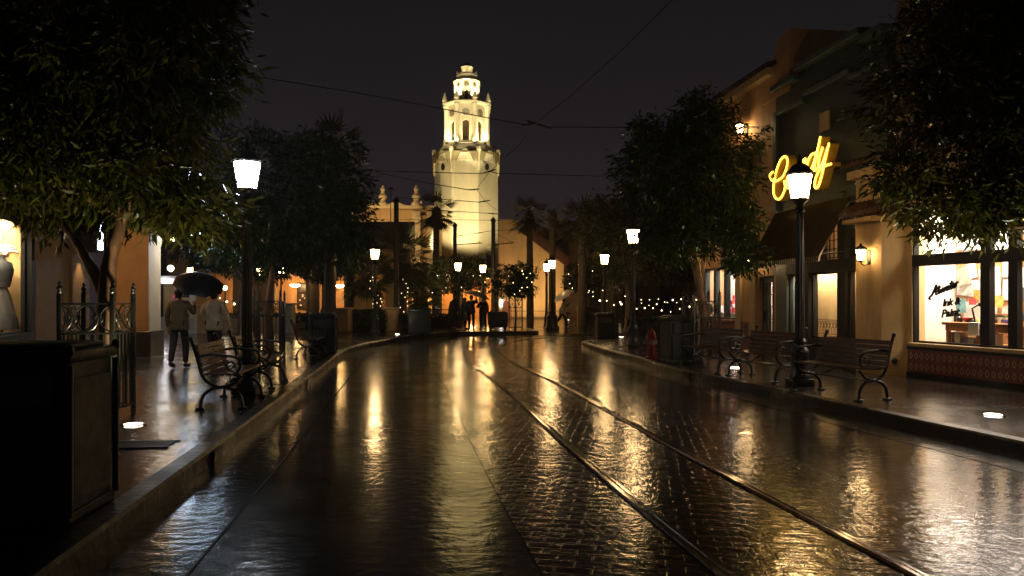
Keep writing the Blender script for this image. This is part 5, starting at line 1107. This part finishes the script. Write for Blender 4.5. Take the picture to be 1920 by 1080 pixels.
# ================================================================== TREES
def leafobj(name, C, Dr, Nn, ln, wd, mat, parent, tone):
    """many small leaves: C base points, Dr directions, Nn side hints"""
    n = len(C); Dr = Dr/np.linalg.norm(Dr, axis=1, keepdims=True); S = np.cross(Dr, Nn); S /= np.linalg.norm(S, axis=1, keepdims=True)+1e-9
    U = np.cross(S, Dr); l = ln[:, None]; w = wd[:, None]
    V = np.empty((n, 4, 3)); V[:, 0] = C; V[:, 1] = C+Dr*l*.45+S*w*.5+U*w*.12; V[:, 2] = C+Dr*l-U*l*.10; V[:, 3] = C+Dr*l*.45-S*w*.5+U*w*.12
    me = bpy.data.meshes.new(name); me.vertices.add(4*n); me.loops.add(4*n); me.polygons.add(n)
    me.vertices.foreach_set('co', V.reshape(-1).astype(np.float32)); me.loops.foreach_set('vertex_index', np.arange(4*n, dtype=np.int32)); me.polygons.foreach_set('loop_start', np.arange(0, 4*n, 4, dtype=np.int32))
    a = me.attributes.new('tone', 'FLOAT', 'FACE'); a.data.foreach_set('value', tone.astype(np.float32)); me.update(calc_edges=True); me.materials.append(mat)
    o = bpy.data.objects.new(name, me); COL.objects.link(o); o.parent = parent; return o
def unit(n): v = rng.normal(size=(n, 3)); return v/np.linalg.norm(v, axis=1, keepdims=True)
def crown(ells, nclus, per, ln, wd, droop=.5, spread=.28, shell=.55):
    """leaf sprays: clusters scattered in a union of ellipsoids, denser to the outside, with gaps"""
    w = np.array([e[3]*e[4]*e[5] for e in ells])**(2/3); w = w/w.sum(); CC = []; OUT = []
    for e, k in zip(ells, np.round(w*nclus).astype(int)):
        u = unit(k); r = np.where(rng.random(k) < shell, rng.uniform(.72, 1.05, k), rng.uniform(.15, .8, k))
        f = 1+.22*np.sin(u[:, 0]*5+e[0])*np.cos(u[:, 2]*4+u[:, 1]*3)
        CC.append(np.array(e[:3])+u*r[:, None]*f[:, None]*np.array(e[3:6])); OUT.append(u)
    CC = np.concatenate(CC); OUT = np.concatenate(OUT); n = len(CC)
    sz = rng.uniform(.55, 1.35, n)*spread; idx = np.repeat(np.arange(n), per); m = len(idx)
    off = unit(m)*rng.random(m)[:, None]**.6*sz[idx][:, None]*np.array([1, 1, .75]); C = CC[idx]+off
    D = OUT[idx]*.5+unit(m)*.75+off/sz[idx][:, None]*.6; D[:, 2] -= droop
    ton = np.clip(rng.normal(.45, .28, n)[idx]+rng.normal(0, .2, m), 0, 1)
    return C, D, unit(m), ln*rng.uniform(.45, 1.4, m), wd*rng.uniform(.7, 1.2, m), ton, CC
def tree(name, label, base, trunk, r0, ells, nclus, per, ln, wd, mat, limbs=14, group=None, bmat=None, droop=.5, spread=.28, cat='tree', shell=.55, r1=.35):
    b = Vector(base); t = thing(name, label, cat, b, 0, group)
    C, D, Nn, l, w, ton, CC = crown(ells, nclus, per, ln, wd, droop, spread, shell)
    mb = MB(); P = smoothline([Vector(p) for p in trunk], 4); P = [p-b for p in P]; n = len(P)
    mb.tube(P, [r0*(1.35 if i == 0 else 1)*(1-(1-r1)*i/(n-1)) for i in range(n)], 10)
    top = P[-1]; ids = rng.choice(len(CC), min(limbs, len(CC)), replace=False)
    for j in ids:
        e = Vector(CC[j])-b; s = P[int(n*random.uniform(.72, .99))]; mid = s.lerp(e, .5)+Vector((random.uniform(-.2, .2), random.uniform(-.2, .2), random.uniform(.0, .3)))
        Q = smoothline([s, mid, e], 4); m = len(Q); rr = r0*random.uniform(.22, .42); mb.tube(Q, [rr*(1-.85*i/(m-1)) for i in range(m)], 6)
    mb.build('trunk', bmat or bark, t, 60)
    leafobj('crown', C-np.array(b), D, Nn, l, w, mat, t, ton); return t
G1 = 'broad street trees with narrow leaves'
# near left tree
def pt(px, py, Y): v = at(px, py, Y); return (v.x, v.y, v.z)
t1 = tree('street_tree', 'big near left street tree with forked wet trunk, leaves filling the upper left', (-4.86, 9.02, .15),
     [(-4.86, 9.02, .15), (-4.84, 9.02, .8), (-4.78, 9.0, 1.6), (-4.72, 8.95, 2.0), (-4.55, 8.9, 2.5), (-4.45, 8.8, 3.2)], .135,
     [(-6.4, 9.0, 4.1, 1.5, 1.4, 1.25), (-4.9, 8.8, 4.4, 1.5, 1.5, 1.6), (-4.14, 8.8, 4.38, .92, 1.2, 1.15), (-5.6, 8.5, 3.15, 1.4, 1.0, .65), (-4.28, 9.0, 3.1, .70, .9, .62), (-7.3, 9.4, 3.2, .9, 1.0, .75), (-4.7, 9.6, 2.95, .9, .7, .42), (-4.0, 9.0, 5.2, .75, 1.0, .8), (-4.05, 9.3, 2.66, .72, .7, .34), (-5.3, 9.3, 2.75, .7, .7, .34)],
     1750, 34, .16, .04, leafA, 34, G1, droop=.55, spread=.26)
mb = MB(); Q = smoothline([(.08, 0, 1.36), (-.12, .02, 1.75), (-.4, .1, 2.15), (-.9, .1, 2.7)], 5); mb.tube(Q, [.085-.004*i for i in range(len(Q))], 8); Q = smoothline([(.09, 0, 1.40), (.02, .1, 1.80), (.02, .3, 2.3), (.1, .5, 3.1)], 5); mb.tube(Q, [.075-.003*i for i in range(len(Q))], 8); mb.build('limb', bark, t1, 60)
# second left tree
tree('street_tree', 'rounded street tree beyond the left lamp, its crown against the sky', (-5.72, 18.0, .15), [(-5.72, 18.0, .15), (-5.75, 18.0, 1.2), (-5.68, 18.0, 2.0), (-5.5, 18, 3.2)], .13,
     [(-4.6, 18.0, 4.1, 1.25, 1.5, 1.45), (-5.7, 18.0, 4.0, 1.5, 1.5, 1.5), (-4.15, 18.0, 3.3, .75, 1.2, .85), (-5.2, 18, 3.0, 1.3, 1.2, .7), (-6.5, 18.2, 3.2, 1.0, 1.2, .9)], 900, 26, .17, .05, leafB, 24, G1, spread=.3)
# left background trees
tree('street_tree', 'dark courtyard tree behind the walking couple', (-9.6, 27, .15), [(-9.6, 27, .15), (-9.6, 27, 1.4), (-9.5, 27, 2.6)], .12, [(-9.7, 27, 3.7, 2.0, 1.6, 1.3), (-8.5, 27.5, 3.1, 1.3, 1.2, .9), (-11, 27, 3.6, 1.2, 1.2, 1.0)], 420, 26, .2, .07, leafB, 14, G1, spread=.34)
tree('street_tree', 'small lit tree behind the second bench on the left', (-8.3, 33.5, .15), [(-8.3, 33.5, .15), (-8.3, 33.5, 1.4), (-8.2, 33.5, 2.2)], .09, [(-8.3, 33.5, 3.0, 1.3, 1.1, .8), (-7.4, 33.5, 3.6, 1.0, 1.0, .8)], 240, 26, .2, .07, leafB, 10, G1, spread=.3)
# right middle tree
tree('street_tree', 'tall dark street tree behind the right benches, covering the orange shop', (4.12, 16.6, .15), [(4.14, 16.6, .15), (4.2, 16.6, 1.0), (4.05, 16.6, 2.0), (3.85, 16.6, 2.9), (3.8, 16.6, 3.9)], .125,
     [(3.45, 16.6, 4.1, 1.2, 1.4, 1.2), (4.2, 16.6, 4.3, 1.05, 1.3, 1.5), (3.45, 16.6, 2.95, .72, 1.0, .66), (4.55, 16.5, 3.1, .85, 1.0, .65), (4.1, 16.8, 5.3, .65, .9, .75), (3.0, 16.8, 4.9, .45, .8, .6), (5.0, 16.5, 2.45, .45, .6, .35)], 1000, 28, .16, .045, leafB, 26, G1, spread=.27)
# near right tree, trunk out of the frame
t = tree('street_tree', 'near right street tree whose dark leafy boughs hang over the corner shop', (7.0, 8.9, .15), [(7.0, 8.9, .15), (7.0, 8.9, 1.5), (6.9, 8.9, 2.5), (6.6, 8.9, 3.6)], .17,
     [(6.6, 9.0, 4.6, 1.5, 1.5, 1.0), (5.2, 9.2, 4.2, .85, 1.0, .75), (5.9, 9.0, 3.55, 1.15, 1.1, .6), (6.6, 9.0, 2.95, 1.05, 1.0, .5), (5.25, 9.1, 2.72, .62, .7, .40), (5.75, 9.2, 2.55, .5, .6, .33), (7.0, 8.6, 3.6, .9, 1.0, 1.0), (4.75, 9.2, 3.02, .42, .5, .22), (5.6, 9.0, 5.0, .9, 1.0, .6)],
     1250, 32, .14, .036, leafA, 26, G1, droop=.35, spread=.25)
mb = MB(); Q = smoothline([(-.05, 0, 2.3), (-.5, .1, 2.32), (-1.2, .2, 2.25), (-1.7, .25, 2.32)], 5); mb.tube(Q, [.06-.0025*i for i in range(len(Q))], 8); mb.build('limb', bark, t, 60)
# plaza trees on the right
tree('street_tree', 'large dim tree over the plaza, between the two right lamps', (5.5, 36, 0), [(5.5, 36, 0), (5.5, 36, 1.6), (5.3, 36, 3)], .2, [(4.9, 36, 4.6, 1.7, 1.6, 1.6), (6.3, 36, 4.0, 1.6, 1.5, 1.4), (5.6, 36, 2.9, 1.6, 1.3, .7), (4.3, 37, 5.6, 1.1, 1.2, .9)], 560, 26, .2, .07, leafB, 16, G1, spread=.36)
tree('street_tree', 'low spreading tree with bright leaves and pale bough near the orange shop end', (7.4, 31, 0), [(7.4, 31, 0), (7.4, 31, 1.2), (6.9, 31, 2.1)], .12, [(6.6, 31, 2.75, 1.0, 1.0, .55), (5.8, 31, 2.9, .8, .9, .5), (7.4, 31, 3.1, 1.0, 1.0, .7)], 300, 26, .17, .06, leafA, 14, G1, spread=.28)
G2 = 'young round trees strung with fairy lights'
FT = [((965, 1), 34.0, -.0, 'young round tree inside the iron guard by the cart'), ((1078, 1), 50.0, 0, 'small lit tree in the dark square pot'), ((800, 1), 42.0, 0, 'small fork stemmed tree left of the standing people'), ((870, 1), 46.0, 0, 'small tree right behind the far left lamp of the plaza')]
pxs = [(.14, 34.0, 1.1, 2.35, .148, 1.45), (4.95, 50.0, 1.55, 3.1, .95, 1.75), (-4.7, 42.0, 1.35, 2.6, .148, 1.7), (-3.0, 46.0, 1.7, 3.0, 0, 1.9)]
for (x, Y, R, zc, zb, bot), (_, _, _, lb) in zip(pxs, FT):
    tree('round_tree', lb, (x, Y, zb), [(x, Y, zb), (x+.03, Y, bot*.6+zb*.4), (x-.02, Y, bot+.2), (x, Y, zc)], .06*(1+.4*(zb > .5)), [(x-.25*R, Y, zc, .75*R, .8*R, .72*R), (x+.35*R, Y, zc+.15, .62*R, .8*R, .62*R), (x, Y, zc-.35*R, .95*R, .9*R, .4*R)], 300, 26, .13*Y/38, .055*Y/38, leafB, 12, G2, spread=.2*Y/38)
    t = thing('fairy_lights', {965: 'fairy lights dotted through the young tree by the cart', 1078: 'fairy lights in the potted tree before the gabled wall', 800: 'fairy lights in the fork stemmed tree', 870: 'fairy lights in the small tree behind the lamp'}[_ if False else [965, 1078, 800, 870][[p[1] for p in pxs].index(Y)]], 'fairy lights', (x, Y, zc), 0, 'fairy lights in the round trees')
    pr = MB().sphere((0, 0, 0), .014*Y/34, 6, 4).build('bulb', bulbm, t)
    pts = []
    for i in range(15):
        u = unit(1)[0]; u[1] = -abs(u[1]); p = Vector((u[0]*R*.95, u[1]*R*.85, u[2]*R*.62-.2)); pts.append(p)
        c = pr if i == 0 else pr.copy()
        if i: COL.objects.link(c)
        c.location = p
    pts.sort(key=lambda p: p.x); MB().tube(smoothline(pts, 2), .004, 4).build('cable', iron, t)
# string lights over the right courtyard
for k, (a, b, n, lb) in enumerate((((1112, 556, 45), (1330, 572, 36), 15, 'string of warm bulbs across the right courtyard, the lower one'), ((1130, 545, 52), (1345, 556, 42), 14, 'string of warm bulbs across the right courtyard, the upper one'), ((1150, 562, 58), (1310, 552, 50), 12, 'string of small warm bulbs deep in the right courtyard'), ((400, 545, 40), (470, 556, 34), 6, 'string of bulbs behind the left couple'))):
    A, B = at(*a), at(*b); t = thing('string_lights', lb, 'string lights', A, 0, 'strings of warm bulbs'); pr = None; P = []
    for i in range(n):
        f = i/(n-1); p = A.lerp(B, f)+Vector((0, 0, -.45*math.sin(PI*f)+random.uniform(-.12, .12)))-A; P.append(p)
        if pr is None: pr = MB().sphere((0, 0, -.03), .034, 6, 4).build('bulb', bulbm, t); c = pr
        else: c = pr.copy(); COL.objects.link(c)
        c.location = p; c.scale = (random.choice((.6, .8, 1.0, 1.5)),)*3
    MB().tube([p+Vector((0, 0, .03)) for p in P], .008, 4).build('cable', iron, t)
# ------------------------------------------------------------------ palms
def palm(label, base, h, r0, R, nf, lean=(0, 0), droopy=.55, lights=False, skirt=True, bl=.5, mat=leafC):
    t = thing('fan_palm', label, 'palm', base, 0, 'fan palms round the plaza'); top = Vector((lean[0], lean[1], h))
    P = smoothline([(0, 0, 0), Vector((lean[0]*.3, lean[1]*.3, h*.5)), top], 8); n = len(P); mb = MB(); mb.tube(P, [r0*(1.25-.35*i/(n-1))*(1+.06*(i % 2)) for i in range(n)], 10)
    mb.sphere(top+Vector((0, 0, -.1)), r0*1.55, 10, 6, (1, 1, 1.3)); 
    C = []; D = []; N_ = []; L_ = []; T_ = []
    for i in range(nf):
        az = 2.39996*i; el = math.radians(78-128*(i/nf)**droopy*1.0); d = Vector((math.cos(az)*math.cos(el), math.sin(az)*math.cos(el), math.sin(el))); st = R*random.uniform(.38, .55)
        e = top+d*st+Vector((0, 0, -.08*st)); mb.tube([top, top.lerp(e, .5)+Vector((0, 0, .04)), e], [.022, .015, .010], 5)
        side = d.cross(Vector((0, 0, 1))).normalized(); 
        for k in range(13):
            f = (k-6)/6; a = f*1.25; dd = (d*math.cos(a)+side*math.sin(a)); dd.z -= .22+.25*abs(f); ll = R*bl*(1.1-.35*abs(f))*random.uniform(.9, 1.1)
            C.append(e); D.append(dd); N_.append(d.cross(side)+Vector((0, 0, .01))); L_.append(ll); T_.append(random.uniform(.1, .9))
    mb.build('trunk', bark2, t, 50)
    leafobj('crown', np.array(C), np.array(D), np.array(N_), np.array(L_), np.array(L_)*.11, mat, t, np.array(T_))
    if skirt:
        m = 90; az = rng.uniform(0, 2*PI, m); zz = rng.uniform(.1, .9, m); C = np.stack([top.x+np.cos(az)*r0*1.1, top.y+np.sin(az)*r0*1.1, top.z-zz*.7], 1); D = np.stack([np.cos(az)*.35, np.sin(az)*.35, -np.ones(m)], 1)
        leafobj('dead_fronds', C, D, unit(m), np.full(m, R*.32), np.full(m, .05*R), leafmat('leaf_dead', (.06, .045, .02), (.1, .075, .035)) if 'leaf_dead' not in MATS else MATS['leaf_dead'], t, rng.random(m))
    if lights:
        l = thing('fairy_lights', lights, 'fairy lights', base, 0, 'fairy lights wound round palm trunks'); pr = None; Q = []
        for i in range(60):
            f = i/59; p = P[min(n-1, int(f*(n-1)))].lerp(P[min(n-1, int(f*(n-1))+1)], f*(n-1)-int(f*(n-1))); a = i*1.9; q = p+Vector((math.cos(a), math.sin(a), 0))*(r0*1.3); Q.append(q)
            if pr is None: pr = MB().sphere((0, 0, 0), .014, 5, 4).build('bulb', bulbm, l); c = pr
            else: c = pr.copy(); COL.objects.link(c)
            c.location = q
        MB().tube(Q, .004, 4).build('cable', iron, l)
    return t
def pb(px, Y, z=0.0): return ((px-960)/FPX*Y, Y, z)
palm('tall fan palm standing against the left edge of the tower shaft', pb(817, 52), 7.5, .22, 2.0, 26, (.05, 0), skirt=True)
palm('fan palm before the gabled wall right of the tower', pb(994, 50), 7.1, .2, 1.9, 30, (-.05, 0), skirt=True)
palm('dark slender palm with trimmed crown right of the gable', pb(1035, 45), 6.5, .18, .7, 16, (.05, 0), bl=.5)
palm('big fan palm crossed by the trolley pole left of the tower', pb(752, 38), 3.7, .24, 2.3, 34, (.1, 0), lights='fairy lights round the trunk of the palm by the trolley pole')
palm('leaning palm with lit trunk beside the left lamp', pb(716, 36), 2.75, .18, 1.9, 26, (-.75, 0), lights='fairy lights round the leaning palm trunk')
palm('dark fan palm behind the left lamp', pb(655, 37), 3.9, .2, 1.9, 30, (.05, 0)); palm('low bright green palm below the tram wire pole', pb(795, 39.5), 1.9, .2, 1.6, 24, (.0, 0), skirt=False)
palm('straight palm trunk before the arcade pier', pb(588, 40), 4.2, .26, 1.8, 24); palm('tall palm behind the rounded left tree', pb(618, 30), 7.6, .2, 1.7, 28, (.15, 0)); palm('palm over the right plaza beside the gable end', pb(1092, 44), 6.1, .22, 2.2, 32); palm('palm over the right plaza behind the bright lamp', pb(1150, 46), 6.3, .22, 2.2, 32)
# hedges
def hedge(label, a, b, h, w, n, z=.148):
    a, b = np.array(a), np.array(b); t = thing('hedge', label, 'hedge', (*a, z), 0, 'clipped hedges on the left'); L_ = np.linalg.norm(b-a); d = (b-a)/L_; s = np.array([-d[1], d[0]])
    u = rng.uniform(0, L_, n); v = rng.uniform(-w/2, w/2, n); q = rng.uniform(.05, h, n); f = rng.integers(0, 3, n); v = np.where(f == 0, -w/2, np.where(f == 1, w/2, v))+rng.normal(0, .03, n); q = np.where(f == 2, h, q)+rng.normal(0, .03, n)
    C = np.stack([d[0]*u+s[0]*v, d[1]*u+s[1]*v, q], 1); leafobj('foliage', C, unit(n)+np.array([0, 0, .4]), unit(n), np.full(n, .09), np.full(n, .045), hedgeM, t, rng.random(n))
    m = MB().box(.05, L_-.05, -w/2+.06, w/2-.06, 0, h-.06).build('twigs', blackst, t); m.rotation_euler = (0, 0, math.atan2(d[1], d[0])); return t
hedge('clipped hedge left of the tower between the tan garden piers', (-6.75, 32.3), (-5.7, 33.4), .85, .7, 2600); hedge('long clipped hedge behind the planter wall', (-5.1, 34.4), (-2.9, 36.0), .62, .6, 3600); hedge('hedge in front of the arcade', (-12.5, 33.5), (-7.8, 34.5), .7, .7, 5000); hedge('dark hedge on the right plaza behind bin and hydrant', (4.6, 30.5), (8.2, 29.5), .75, .7, 3500, 0)
# the uplights' own beams
for (p, lb), tgt, E in zip(UPS, ((-4.75, 8.9, 3.4), (5.8, 9.3, 4), (3.9, 16.6, 4), (4.2, 16.4, 4), (5.4, 35.5, 4), (-5, 33, 3), (1.1, 50, 5), (1.2, 50, 5)), (380, 420, 60, 50, 50, 40, 40, 60)):
    spot('uplight_beam', p+Vector((0, 0, .05)), tgt, E, (1, .88, .55), 75, .6, .06)
# ------------------------------------------------------------------ the rain haze in the air
hz = MB().box(-172, 172, -22, 272, -1, 42).build('haze', None); hz['kind'] = 'stuff'
hm, nt, out = newmat('haze'); v = nt.nodes.new('ShaderNodeVolumePrincipled'); v.inputs['Color'].default_value = (.92, .90, .90, 1); v.inputs['Density'].default_value = .0008; v.inputs['Anisotropy'].default_value = .65
nt.links.new(v.outputs[0], out.inputs['Volume']); hz.data.materials.append(hm)
